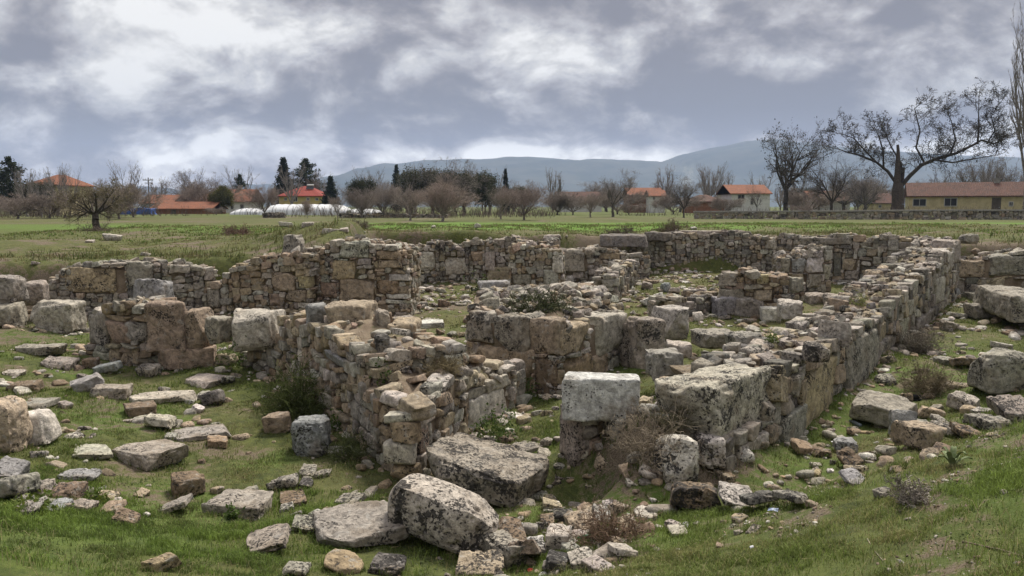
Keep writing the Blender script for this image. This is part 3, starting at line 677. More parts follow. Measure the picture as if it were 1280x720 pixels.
# on the walls
def corner_block(label, A, B, D, z0, z1, tn, pit, n=44, seed=5, kind=BLK, rnd=.13, amp=.10, chip=.3, cuts=2):
    """a block given by its near corner A, the corner B left of it, the corner D right of it (plan) and its two heights"""
    A, B, D = (np.array(q, float) for q in (A, B, D)); ex = D - A; ey = B - A; lx, ly = np.linalg.norm(ex), np.linalg.norm(ey)
    rng = np.random.default_rng(seed); V, Q = rock_verts((lx, ly, z1 - z0), rnd, n, cuts, amp, rng, 3.2, pits=.008 + .022 * pit, chip=chip)
    ux = ex / lx; uy = np.array([-ux[1], ux[0]]); M = np.array([[ux[0], uy[0], 0], [ux[1], uy[1], 0], [0, 0, 1]]) @ rot3(R(-2), R(1.5), 0)
    c = np.array([*(A + ex / 2 + uy * ly / 2), (z0 + z1) / 2])
    o = mesh_obj(kind[0], V @ M.T + c, Q, STONE, None, tnt(tn, rng, pit, .03), True, (c[0], c[1], z0)); return tag(o, label, kind[1])
corner_block('great squared yellowish block with black lichen capping the near end of the long wall', (2.50, 9.55), (2.08, 10.35), (3.62, 11.0), .58, 1.36, 'pale', .62, chip=.2)
S(BLK, 750, 527, 100, 72, .5, -7, .10, 'marble', .2, 'pale blue-grey block with clean flat top set on the front pier', d=10.15, n=36, hm=.54, chip=.12, cuts=1, amp=.05, taper=-.02)
S(BLK, 322, 439, 58, 56, .8, 8, .12, 'pale', .3, 'big squared grey block at the far end of the small-stone rubble wall', d=15.5, n=28, hm=.72, wm=.9, chip=.15)
S(BOU, 438, 413, 66, 38, .9, -12, .5, 'beige', .3, 'largest beige boulder lying on top of the small-stone rubble wall', d=13.7, n=24, cuts=4)
S(BOU, 396, 409, 28, 30, .5, 10, .45, 'blue', .35, 'upright bluish stone on the rubble wall beside the beige boulder', d=14.2)
S(BOU, 478, 416, 24, 30, .45, 20, .4, 'grey', .35, 'narrow grey stone standing right of the beige boulder on the rubble wall', d=13.4)
S(BOU, 506, 428, 38, 30, .6, -5, .5, 'beige', .3, 'rounded beige stone at the right end of the rubble wall top', d=13.3, cuts=3)
S(BOU, 527, 452, 34, 24, .5, 0, .6, 'white', .65, 'white stone with black specks above the jutting masonry corner', d=12.5)
S(BOU, 478, 476, 26, 30, .5, 15, .5, 'dark', .9, 'blackened pitted stone on the earth slope of the jutting masonry corner', d=11.7, z=1.38)
S(BLK, 368, 326, 27, 31, .6, 5, .2, 'grey', .5, 'pillar stone standing alone on the sloping rubble wall', d=22.3, hm=.7)
S(BLK, 192, 381, 44, 27, .6, -6, .15, 'blue', .3, 'bluish squared block lying before the low pale wall', d=18.6, hm=.5)
S(BLK, 213, 439, 48, 60, .7, 8, .2, 'pink', .35, 'tall upright brownish block left of the twin upright stone', d=15.9, hm=.95, n=26, taper=.04, cuts=1, chip=.1)
S(BLK, 250, 436, 30, 46, .6, -6, .25, 'pink', .35, 'shorter upright stone with a dark cleft beside the tall brownish block', d=16.0, hm=.75)
S(BLK, 236, 463, 74, 32, .8, 10, .16, 'pink', .15, 'long pinkish base block under the two upright stones', hm=.42, n=26)
S(BLK, 73, 416, 58, 46, .7, -5, .16, 'pale', .3, 'whitish squared block standing alone on the grass by the low pale wall', n=28, hm=.72)
S(BLK, 8, 411, 48, 36, .8, 5, .2, 'grey', .4, 'dark lower block of the pair at the left frame edge', hm=.5)
S(BLK, 10, 379, 36, 36, .7, 0, .16, 'grey', .35, 'upper grey block stacked at the left frame edge', d=19.3, hm=.62)
S(BLK, 46, 381, 30, 28, .7, 10, .3, 'grey', .35, 'weathered grey stone between the stacked pair and the long pitted stone', d=20.3, hm=.55)
S(BLK, 840, 425, 50, 40, .9, 24, .15, 'pale', .3, 'large pale block with sloping top right of the middle mass', d=17.4, hm=.66, n=26)
S(BLK, 804, 462, 52, 56, .8, 14, .16, 'grey', .5, 'dark grey block joined to the right side of the middle mass', hm=.9, n=28)
S(BLK, 733, 379, 34, 24, .8, 20, .16, 'grey', .35, 'dark square block in the rubble behind the middle mass', d=20.6, hm=.42)
S(SLB, 700, 376, 40, 10, .6, -12, .2, 'pale', .1, 'thin pale slab in front of the dark square block', d=21.6)
S(SLB, 745, 362, 30, 12, .5, 20, .2, 'white', .1, 'white slab lying in grass beyond the dark square block', hm=.22)
S(BLK, 712, 357, 9, 15, .25, 0, .15, 'white', .0, 'small bright white block by the pillar stones')
S(SLB, 617, 364, 42, 12, .8, 10, .2, 'blue', .15, 'bluish flat slab behind the middle mass', d=24, hm=.25)
S(SLB, 537, 412, 36, 10, .5, 4, .25, 'white', .05, 'long white flat stone right of the beige boulders', d=15.9, hm=.12)
S(SLB, 776, 309, 70, 17, 1.6, -10, .12, 'dark', .3, 'dark capstone slab lying on the rear bank', d=31.2, hm=.42, n=26)
S(SLB, 824, 302, 40, 10, 1.2, -20, .14, 'dark', .3, 'smaller dark slab right of the capstone slab on the rear bank', d=32.4, hm=.32)
S(SLB, 880, 294, 90, 5, .7, -3, .14, 'grey', .3, 'long flat coping stone along the far rear wall', d=33.4, hm=.16)
S(SLB, 690, 301, 22, 7, .8, 0, .5, 'pale', .2, 'flattish pale stone on the bank left of the capstone slab', d=31, hm=.2)
S(BLK, 816, 386, 26, 14, .5, -32, .12, 'white', .02, 'white squared slab tilted in the courtyard rubble', tilt=(0, -24), hm=.2, wm=.75)
S(LOO, 832, 366, 14, 13, .4, 20, .3, 'blue', .1, 'bluish stone propped beyond the tilted white slab')
S(LOO, 808, 362, 14, 9, .35, 10, .3, 'grey', .2, 'grey stone lying on the courtyard grass left of the bluish stone')
S(LOO, 843, 368, 12, 7, .3, 0, .4, 'pale', .0, 'small whitish stone right of the bluish stone')
S(SLB, 867, 366, 22, 6, .5, 0, .25, 'white', .0, 'white flat stone in front of the rubble in the middle courtyard')
S(BLK, 906, 397, 30, 24, .7, 8, .2, 'blue', .35, 'left one of two dark blocks lying side by side in the courtyard', hm=.48)
S(BLK, 934, 398, 34, 24, .7, -6, .2, 'grey', .35, 'right one of two dark blocks lying side by side in the courtyard', hm=.48)
S(BLK, 963, 404, 27, 21, .5, -12, .12, 'white', .05, 'white cube-like block right of the two dark courtyard blocks', hm=.36)
S(BLK, 987, 400, 36, 24, .7, -15, .16, 'pale', .25, 'pale squared block behind the white cube-like block', d=18.6, hm=.4)
S(BLK, 1017, 383, 26, 14, .6, 10, .3, 'grey', .3, 'grey stone at the foot of the three-course block wall', hm=.34)
S(BLK, 1046, 388, 26, 18, .6, 5, .35, 'grey', .3, 'roundish grey block between the long wall and the three-course wall', hm=.38)
S(SLB, 867, 392, 28, 10, .6, 12, .4, 'grey', .4, 'grey rubble block beyond the large pale sloping block', hm=.28)
S(BLK, 872, 404, 16, 14, .4, -10, .14, 'white', .0, 'small white squared block right of the large pale sloping block', hm=.26)
S(SLB, 928, 403, 14, 4, .3, 0, .3, 'white', .0, 'thin white stone on the grass before the two dark blocks')
S(BLK, 829, 475, 50, 31, .5, 14, .12, 'grey', .15, 'grey cut block with chamfered corner behind the shrubby earth mound', d=12.9, hm=.42, n=26)
S(BLK, 848, 449, 34, 15, .45, -8, .15, 'pale', .1, 'thin pale block just behind the chamfered grey block', d=13.9, hm=.24)
S(LOO, 836, 489, 26, 20, .4, 20, .3, 'beige', .3, 'wedge of beige stone between the pale pier block and the great squared block', d=11.2, z=.95)
S(LOO, 806, 508, 26, 18, .35, -20, .25, 'beige', .25, 'slanting beige stone right of the pale pier block', d=10.6, z=.85)
S(BOU, 872, 488, 60, 14, .7, 10, .5, 'brown', .3, 'brownish flat stone at the left shoulder of the great squared block', d=11.8, z=1.0)
S(BOU, 926, 466, 40, 24, .6, 10, .5, 'grey', .5, 'rough grey boulder behind the great squared block', d=14.3, z=1.0)
S(LOO, 934, 441, 18, 12, .4, 0, .6, 'white', .0, 'white rounded stone on the rubble behind the great squared block', d=14.6)
S(BLK, 893, 438, 54, 20, .8, 10, .3, 'grey', .5, 'low pitted grey block in the rubble right of the pale sloping block', d=15.6, hm=.3)
S(BOU, 1018, 470, 26, 20, .45, 0, .6, 'grey', .9, 'small holed stone on the long wall top beside the great squared block', d=11.6, z=1.3, hm=.27)
S(BLK, 1042, 438, 22, 30, .6, 40, .2, 'pale', .3, 'pale slab standing on the edge of the long wall', d=13.9, z=1.15, hm=.4)
S(BOU, 776, 548, 44, 30, .5, 8, .5, 'grey', .5, 'rough stone propping the pale grey block above the dry stalks', n=24, z=.5, hm=.36)
S(BOU, 796, 536, 26, 20, .4, 0, .5, 'beige', .4, 'small beige rock at the right under the pale grey block', z=.7, hm=.24)
# right trench
S(SLB, 1106, 541, 62, 42, .8, -38, .1, 'grey', .15, 'grey squared slab tilted in the trench grass by the long wall', tilt=(6, 10), hm=.32, n=26, wm=.95)
S(SLB, 1127, 549, 34, 28, .25, -18, .12, 'blue', .1, 'small bluish slab leaning against the tilted trench slab', tilt=(-25, 6), hm=.36)
S(BLK, 1247, 499, 62, 46, .7, 6, .18, 'grey', .5, 'weathered squared block on a rubble bed in the right trench', n=30, hm=.6, z=.45)
S(BLK, 1266, 404, 44, 52, 3.4, -14, .16, 'grey', .45, 'long weathered block stretching back at the right frame edge', d=19.8, wm=1.1, hm=.62, n=30)
S(BLK, 1226, 400, 38, 22, .7, 5, .25, 'grey', .4, 'dark low block left of the long weathered block in the trench', hm=.42)
S(BLK, 1216, 377, 22, 13, .5, 15, .3, 'grey', .3, 'small grey block at the foot of the huge ashlar wall')
S(BOU, 1189, 375, 18, 17, .5, 20, .45, 'blue', .2, 'roundish bluish stone at the far foot of the long wall')
S(SLB, 1210, 300, 20, 8, .6, 5, .2, 'grey', .2, 'pale capstone sticking out at the far end of the long wall', d=28, z=2.3, hm=.3)
S(LOO, 1250, 440, 20, 13, .5, 35, .25, 'pale', .2, 'pale splinter stone on the trench grass above the weathered block', hm=.16)
S(SLB, 1267, 423, 44, 10, .8, 8, .25, 'grey', .2, 'flat grey slab in the trench grass before the long weathered block', hm=.1)
S(LOO, 1180, 460, 24, 12, .4, 20, .3, 'grey', .3, 'grey slab-like stone in the middle of the right trench', hm=.16)
S(LOO, 1206, 462, 30, 15, .5, 0, .5, 'brown', .5, 'dark brown rock left of the weathered trench block')
S(LOO, 1186, 415, 22, 14, .4, 20, .3, 'grey', .3, 'greyish rock in the trench near the dark low block')
S(LOO, 1198, 400, 16, 7, .3, 0, .4, 'pale', .1, 'light stone in the trench grass before the small grey block')
S(BOU, 1106, 485, 24, 16, .4, 0, .6, 'grey', .8, 'pitted grey rock at the foot of the long wall near the tilted slab')
S(BOU, 1002, 571, 28, 22, .4, 0, .7, 'tan', .1, 'round tan stone at the foot of the long wall')
S(LOO, 1024, 574, 22, 16, .35, 0, .5, 'brown', .4, 'brownish rock right of the round tan stone')
S(SLB, 1056, 568, 34, 16, .4, -14, .3, 'blue', .3, 'bluish flat rock in the trench before the tilted slab', hm=.14)
S(BOU, 1061, 589, 28, 17, .35, 10, .55, 'brown', .6, 'brown rounded rock in the trench close to the near bank')
S(LOO, 1021, 604, 22, 20, .3, -30, .4, 'yellow', .1, 'yellowish upright stone at the near end of the trench')
S(LOO, 1015, 609, 20, 10, .3, 0, .4, 'grey', .1, 'smooth grey stone before the yellowish upright stone')
S(LOO, 1066, 608, 24, 8, .3, 0, .5, 'blue', .1, 'low bluish stone at the foot of the near grassy bank')
S(BOU, 990, 640, 36, 30, .45, 10, .55, 'grey', .8, 'mossy pitted rock beside dry stalks at the near trench end')
S(SLB, 1146, 570, 52, 27, .7, 20, .3, 'beige', .4, 'beige slab stone half buried in the edge of the near grassy bank', z=None, hm=.3)
S(BOU, 1150, 548, 34, 24, .5, 0, .5, 'grey', .8, 'left of the dark pitted rocks along the near bank edge')
S(BOU, 1184, 548, 34, 22, .5, 10, .5, 'grey', .85, 'middle one of the dark pitted rocks along the near bank edge')
S(BOU, 1206, 550, 28, 20, .45, 0, .5, 'brown', .8, 'brownish one of the dark pitted rocks along the near bank edge')
S(BOU, 1232, 540, 38, 26, .6, 5, .5, 'grey', .8, 'rough rock under the weathered trench block')
S(BOU, 1266, 530, 40, 30, .6, 0, .5, 'grey', .7, 'rough grey rock at the right frame edge above the bank')
S(LOO, 1206, 516, 36, 26, .5, 25, .35, 'pale', .5, 'pale rubble piece on the left of the weathered trench block')
# centre front
S(BOU, 553, 702, 150, 98, .62, -20, .62, 'pale', .8, 'big smooth boulder with black lichen in the front centre', n=56, cuts=3, amp=.1, hm=.5, tilt=(-4, 14), freq=1.6, chip=.1, wm=1.18)
S(SLB, 606, 640, 156, 84, 1.35, -22, .14, 'grey', .85, 'large pitted slab sloping before the jutting masonry corner', n=48, hm=.34, tilt=(-4, 8), wm=1.45)
S(SLB, 446, 695, 104, 64, .85, 24, .22, 'grey', .3, 'flat pale grey slab left of the big smooth boulder', n=36, hm=.15, tilt=(4, -6), wm=.8)
S(BOU, 631, 716, 66, 60, .6, 25, .5, 'grey', .75, 'knobbly grey rock right of the big smooth boulder', n=34, cuts=3, amp=.16)
S(BOU, 598, 722, 60, 34, .45, 0, .5, 'beige', .6, 'rough beige rock under the right end of the big smooth boulder', n=28)
S(BOU, 486, 722, 42, 32, .4, 0, .5, 'dark', .8, 'dark pitted rock under the left end of the big smooth boulder', n=26)
S(BOU, 431, 722, 50, 16, .4, 0, .7, 'tan', .05, 'smooth tan stone at the bottom frame edge below the flat pale slab', n=24)
S(BOU, 640, 682, 40, 34, .5, 10, .55, 'brown', .5, 'brownish rock wedged between the pitted slab and the big smooth boulder', n=26)
S(BLK, 660, 600, 44, 26, .5, 10, .2, 'grey', .7, 'dark pitted block at the back corner of the large pitted slab', d=11.0, hm=.4)
S(BOU, 844, 612, 60, 58, .55, 10, .62, 'white', .72, 'whitish round boulder with black hollows below the shrubby earth mound', n=44, cuts=4, amp=.14, hm=.56)
S(BOU, 868, 644, 66, 46, .5, -10, .5, 'brown', 1.0, 'dark pitted rock before the whitish round boulder', n=36, amp=.2, cuts=3)
S(BOU, 920, 640, 52, 20, .4, 5, .5, 'pale', .5, 'low whitish rock right of the dark pitted rock', n=26)
S(BOU, 948, 642, 40, 28, .4, 0, .5, 'dark', .85, 'dark mossy rock at the foot of the long wall near end', n=26)
S(BOU, 886, 575, 36, 34, .5, 0, .5, 'white', .85, 'white speckled rock tucked below the great squared block', d=9.45, z=.42, hm=.38, n=28)
S(LOO, 904, 612, 20, 26, .35, 20, .45, 'beige', .5, 'upright beige stone left of the near end of the long wall', d=9.2)
S(BOU, 758, 594, 38, 26, .4, -18, .35, 'beige', .4, 'slanting beige stone at the foot of the front pier', n=24)
S(BOU, 744, 614, 28, 16, .3, -10, .45, 'beige', .2, 'light tan stone before the front pier')
S(BOU, 787, 600, 26, 14, .3, 10, .4, 'pink', .1, 'pinkish stone right of the front pier')
S(LOO, 792, 610, 20, 8, .25, 0, .4, 'pale', .3, 'small pale stone below the pinkish stone right of the front pier')
S(BLK, 712, 603, 36, 18, .4, 0, .3, 'grey', .6, 'flat base stone under the left upright of the front pier', d=10.2)
S(BOU, 807, 655, 34, 23, .35, -8, .3, 'pale', .1, 'clean pale stone with orange side in front centre grass', n=24, cuts=4)
S(BOU, 784, 663, 20, 14, .25, 0, .5, 'beige', .1, 'small tan stone left of the clean pale stone')
S(BOU, 847, 672, 22, 13, .25, 0, .5, 'pale', .1, 'small pale stone alone on the near grassy bank')
S(BOU, 765, 641, 26, 16, .3, 10, .5, 'white', .7, 'white speckled stone above the dead twigs in front')
S(BOU, 752, 656, 22, 18, .3, 0, .5, 'pale', .6, 'pale rough stone left of the dead twigs in front')
S(BOU, 726, 672, 44, 34, .4, 15, .4, 'beige', .4, 'pointed beige stone in the front rubble heap', n=26, cuts=4)
S(BOU, 704, 656, 26, 26, .3, 0, .5, 'dark', .95, 'black-and-white pitted stone in the front rubble heap', n=24)
S(BOU, 684, 664, 18, 26, .3, 0, .4, 'brown', .5, 'upright brown stone in the front rubble heap')
S(BLK, 699, 692, 40, 28, .35, -12, .2, 'pale', .4, 'squared pale stone in the front rubble heap', n=24, hm=.18)
S(BOU, 672, 696, 28, 26, .3, 10, .45, 'white', .7, 'white-edged rock with black hollows in the front rubble heap')
S(BOU, 655, 712, 40, 40, .4, 0, .45, 'pink', .5, 'pinkish rock right of the knobbly grey rock', n=26)
S(BOU, 697, 718, 30, 32, .35, 0, .5, 'dark', .95, 'blackened pitted rock at the bottom of the front rubble heap', n=26)
S(BOU, 726, 712, 30, 26, .3, 0, .5, 'pale', .5, 'light knobbly rock at the bottom of the front rubble heap')
S(BOU, 748, 687, 18, 16, .25, 0, .4, 'grey', .1, 'smooth grey stone at the right of the front rubble heap')
S(BOU, 776, 706, 38, 24, .35, 10, .35, 'pale', .1, 'flat-topped pale grey stone at the edge of the near grassy bank', n=24)
S(BOU, 672, 628, 28, 16, .3, 0, .5, 'grey', .2, 'smooth grey stone right of the large pitted slab')
S(BOU, 690, 640, 24, 10, .3, 0, .5, 'beige', .2, 'flat beige stone in the grass above the front rubble heap')
S(BOU, 820, 632, 24, 9, .3, 0, .5, 'beige', .3, 'low beige stone left of the dark pitted rock')
# left slope
S(BOU, 392, 573, 62, 60, .6, 12, .5, 'blue', .6, 'blue-grey pitted block standing before the small-stone rubble wall', n=40, cuts=5, amp=.2, hm=.5, taper=.08)
S(BOU, 347, 545, 38, 34, .45, 10, .4, 'pink', .15, 'pinkish stone left of the blue-grey pitted block', n=26, cuts=4)
S(BOU, 418, 573, 22, 18, .3, 0, .7, 'grey', .1, 'smooth grey stone right of the blue-grey pitted block')
S(BOU, 356, 614, 32, 22, .35, 0, .5, 'grey', .6, 'pinkish-grey rock in the grass below the blue-grey pitted block')
S(SLB, 366, 635, 46, 22, .45, 20, .35, 'brown', .4, 'brown slanted slab in the grass before the jutting corner')
S(BOU, 385, 600, 20, 16, .3, 0, .5, 'grey', .5, 'small grey rock below the smooth grey stone')
S(BOU, 404, 600, 18, 15, .25, 0, .5, 'grey', .5, 'right one of a pair of grey rocks before the jutting corner')
S(BOU, 383, 612, 16, 14, .25, 0, .5, 'dark', .7, 'dark knobbly rock above the brown slanted slab')
S(BOU, 437, 640, 40, 24, .4, -15, .5, 'grey', .7, 'pitted grey rock above the flat pale slab')
S(BOU, 414, 652, 24, 18, .3, 0, .55, 'beige', .5, 'round beige rock at the upper edge of the flat pale slab')
S(BOU, 381, 667, 36, 18, .35, 10, .5, 'grey', .6, 'grey rock left of the flat pale slab')
S(BOU, 334, 695, 62, 32, .45, 8, .42, 'grey', .5, 'rough pinkish-grey rock in the lower left grass', n=30, cuts=4)
S(BLK, 302, 650, 80, 38, .55, -8, .2, 'grey', .35, 'squared grey slab with dark front in the left grass', n=30, hm=.15)
S(BLK, 235, 624, 52, 38, .4, 30, .16, 'brown', .4, 'brown-topped squared block left of the grey slab in the grass', n=26, hm=.2)
S(SLB, 193, 592, 82, 42, .7, -30, .12, 'grey', .25, 'long dark-fronted slab stepping across the left slope', n=34, hm=.2, wm=.85)
S(SLB, 246, 558, 96, 26, .6, 36, .2, 'grey', .3, 'pale slab continuing the long dark-fronted slab uphill', n=30, hm=.08)
S(BOU, 273, 562, 34, 18, .35, 20, .5, 'tan', .2, 'tan stone lying against the pale slab on the left slope')
S(SLB, 112, 580, 66, 22, .55, 36, .3, 'pale', .1, 'pale flat slab sunk in the left slope', n=24, hm=.1)
S(BOU, 101, 604, 46, 22, .4, 0, .6, 'blue', .3, 'bluish smooth stone below the sunken pale slab', n=26)
S(BLK, 176, 524, 46, 30, .45, 32, .16, 'brown', .1, 'brown squared block on the left slope', n=26, hm=.17)
S(SLB, 208, 510, 90, 22, .6, 34, .25, 'pale', .2, 'flat pale slab behind the brown squared block', n=26, hm=.1)
S(SLB, 261, 487, 64, 25, .7, -32, .22, 'pale', .15, 'pale slab under the tall pink-based stones', n=26, hm=.14)
S(LOO, 285, 459, 26, 18, .35, -15, .3, 'beige', .1, 'beige flake stone right of the pinkish base block')
S(LOO, 277, 431, 36, 42, .5, -30, .3, 'grey', .3, 'leaning grey stone between the twin stones and the big squared grey block', d=15.7, hm=.5)
S(SLB, 109, 494, 48, 29, .45, 28, .2, 'blue', .1, 'tilted bluish slab on the left slope', tilt=(0, -14), hm=.2, n=24)
S(BLK, 139, 501, 48, 28, .45, 8, .18, 'grey', .2, 'yellow-topped dark block beside the tilted bluish slab', n=24, hm=.18)
S(LOO, 136, 468, 30, 14, .35, 0, .4, 'blue', .1, 'bluish stone behind the tilted bluish slab')
S(SLB, 150, 453, 62, 20, .5, 4, .45, 'pale', .15, 'smooth pale slab at the foot of the brownish pier', n=24)
S(BOU, 186, 473, 26, 22, .35, 0, .6, 'grey', .6, 'pitted round stone below the tall upright brownish block')
S(BLK, 51, 446, 52, 24, .5, 4, .25, 'grey', .3, 'dark low slab in the grass below the whitish squared block', n=24, hm=.18)
S(LOO, 74, 465, 42, 18, .5, 10, .4, 'grey', .3, 'grey rock in the grass above the tilted bluish slab')
S(LOO, 114, 462, 18, 18, .3, 0, .4, 'brown', .3, 'brown upright rock left of the smooth pale slab')
S(BOU, 34, 493, 38, 18, .4, 0, .45, 'brown', .3, 'brownish rock on the far left slope')
S(LOO, 17, 472, 22, 10, .3, 0, .45, 'pale', .2, 'pale low rock near the left frame edge')
S(SLB, 46, 514, 52, 17, .5, 5, .3, 'grey', .1, 'grey flat slab behind the big yellow boulder', hm=.08)
S(BOU, 10, 572, 46, 74, .6, 0, .75, 'cream', .35, 'big rounded yellowish boulder cut by the left frame edge', n=36, hm=.72)
S(BOU, 46, 560, 50, 42, .45, 10, .5, 'white', .05, 'smooth whitish pointed stone beside the big yellow boulder', n=28, cuts=3, taper=.35, hm=.42)
S(BOU, 202, 540, 40, 20, .4, 10, .45, 'pale', .3, 'pale broken rock below the brown squared block')
S(LOO, 266, 509, 26, 22, .35, 0, .4, 'dark', .4, 'dark rock on the slope below the pale slab')
S(LOO, 248, 517, 14, 10, .25, 0, .4, 'white', .1, 'small white stone beside the dark rock on the slope')
S(LOO, 214, 583, 22, 12, .3, 0, .4, 'blue', .0, 'small bluish flat stone on the long dark-fronted slab foot')
S(BOU, 14, 634, 50, 44, .5, 0, .55, 'grey', .5, 'large grey rock of the cluster at the lower left edge', n=28)
S(BOU, 8, 608, 40, 30, .4, 0, .5, 'blue', .3, 'bluish upper rock of the cluster at the lower left edge', n=24)
S(BOU, 53, 626, 32, 30, .4, 10, .5, 'grey', .6, 'knobbly grey rock of the cluster at the lower left edge', n=24)
S(BOU, 84, 632, 36, 34, .4, 0, .5, 'brown', .5, 'brownish rock of the cluster at the lower left edge', n=24)
S(BOU, 104, 643, 28, 18, .3, 0, .5, 'grey', .3, 'grey rock at the right end of the lower left cluster')
S(LOO, 132, 632, 26, 20, .3, 0, .5, 'beige', .4, 'low beige rock on the grass right of the lower left cluster')
S(LOO, 72, 643, 22, 10, .3, 0, .4, 'blue', .0, 'small flat bluish stone before the lower left cluster')
S(LOO, 46, 646, 18, 14, .3, 0, .5, 'pale', .2, 'small pale rock before the lower left cluster')
S(LOO, 139, 646, 26, 12, .3, 0, .45, 'pink', .1, 'pinkish flat stone in the lower left grass')
S(LOO, 160, 659, 36, 12, .3, 10, .45, 'brown', .3, 'brownish low stone in the lower left grass')
S(LOO, 184, 647, 8, 6, .1, 0, .6, 'white', .0, 'tiny bright white stone in the lower left grass')
S(LOO, 219, 646, 42, 14, .35, 8, .45, 'grey', .4, 'long greyish rock left of the squared grey slab')
S(LOO, 178, 624, 14, 12, .2, 0, .4, 'beige', .2, 'small beige stone in the grass below the long dark-fronted slab')
S(SLB, 202, 722, 42, 26, .3, -35, .3, 'tan', .1, 'tan slab stone at the lower left frame edge', hm=.1)
S(LOO, 371, 722, 30, 12, .25, 0, .5, 'grey', .4, 'grey rock at the bottom frame edge below the rough pinkish-grey rock')
S(SLB, 40, 288, 26, 6, .6, 0, .4, 'grey', .2, 'low grey stone in the far left meadow') if False else None
for (px, py, wp, hp, lb) in ((46, 333, 10, 5, 'small pale stone on the meadow above the upper left blocks'), (182, 321, 12, 5, 'flat white stone on the meadow behind the low pale wall'), (140, 301, 22, 8, 'pale flat stone below the small dark tree'), (113, 304, 10, 4, 'small white stone left below the small dark tree'),
                            (357, 284, 18, 6, 'long pale stone on the crest of the grassy spoil mound'), (385, 284, 16, 7, 'pale rock on the grassy spoil mound right of the long stone'), (414, 293, 22, 8, 'tan slanted stone on the grassy spoil mound'), (430, 291, 12, 6, 'small pale rock on the right of the grassy spoil mound'), (867, 288, 8, 5, 'bright white stone on the field bank'), (597, 286, 9, 6, 'tan rock on the field edge behind the rear wall'), (542, 286, 6, 4, 'little tan rock on the field edge behind the white stone')):
    S(LOO, px, py, wp, hp, .35, 8, .5, 'pale', .2, lb, n=10)
# ------------------------------------------------------------------ houses and other structures of the village
W_CREAM = plain('cream_render', (.50, .43, .26), .9, .25, 1.2); W_WHITE = plain('white_render', (.62, .62, .60), .9, .15, 1.0); W_YEL = plain('yellow_render', (.52, .42, .17), .9, .2, 1.0)
W_BRICK = plain('brick_wall', (.26, .12, .07), .9, .3, 2.0); W_BLUE = plain('blue_render', (.35, .45, .58), .9, .15, 1.0)
R_ORANGE = tile_mat('orange_roof_tiles', (.24, .09, .048), (.17, .07, .042)); R_OLD = tile_mat('old_roof_tiles', (.115, .056, .043), (.075, .043, .036)); R_RED = tile_mat('red_roof_sheets', (.27, .042, .03), (.19, .034, .028))
GLASS = plain('dark_glass', (.02, .022, .028), .25, .2, 2, bump=0); FRAME = plain('painted_frame', (.45, .45, .44), .6, .1, 2, bump=0); DOOR = plain('weathered_door', (.10, .085, .07), .8, .3, 3)
CONC = plain('concrete', (.30, .29, .27), .9, .25, 1.5); METAL = plain('dull_metal', (.30, .31, .33), .45, .2, 2, metal=.6)
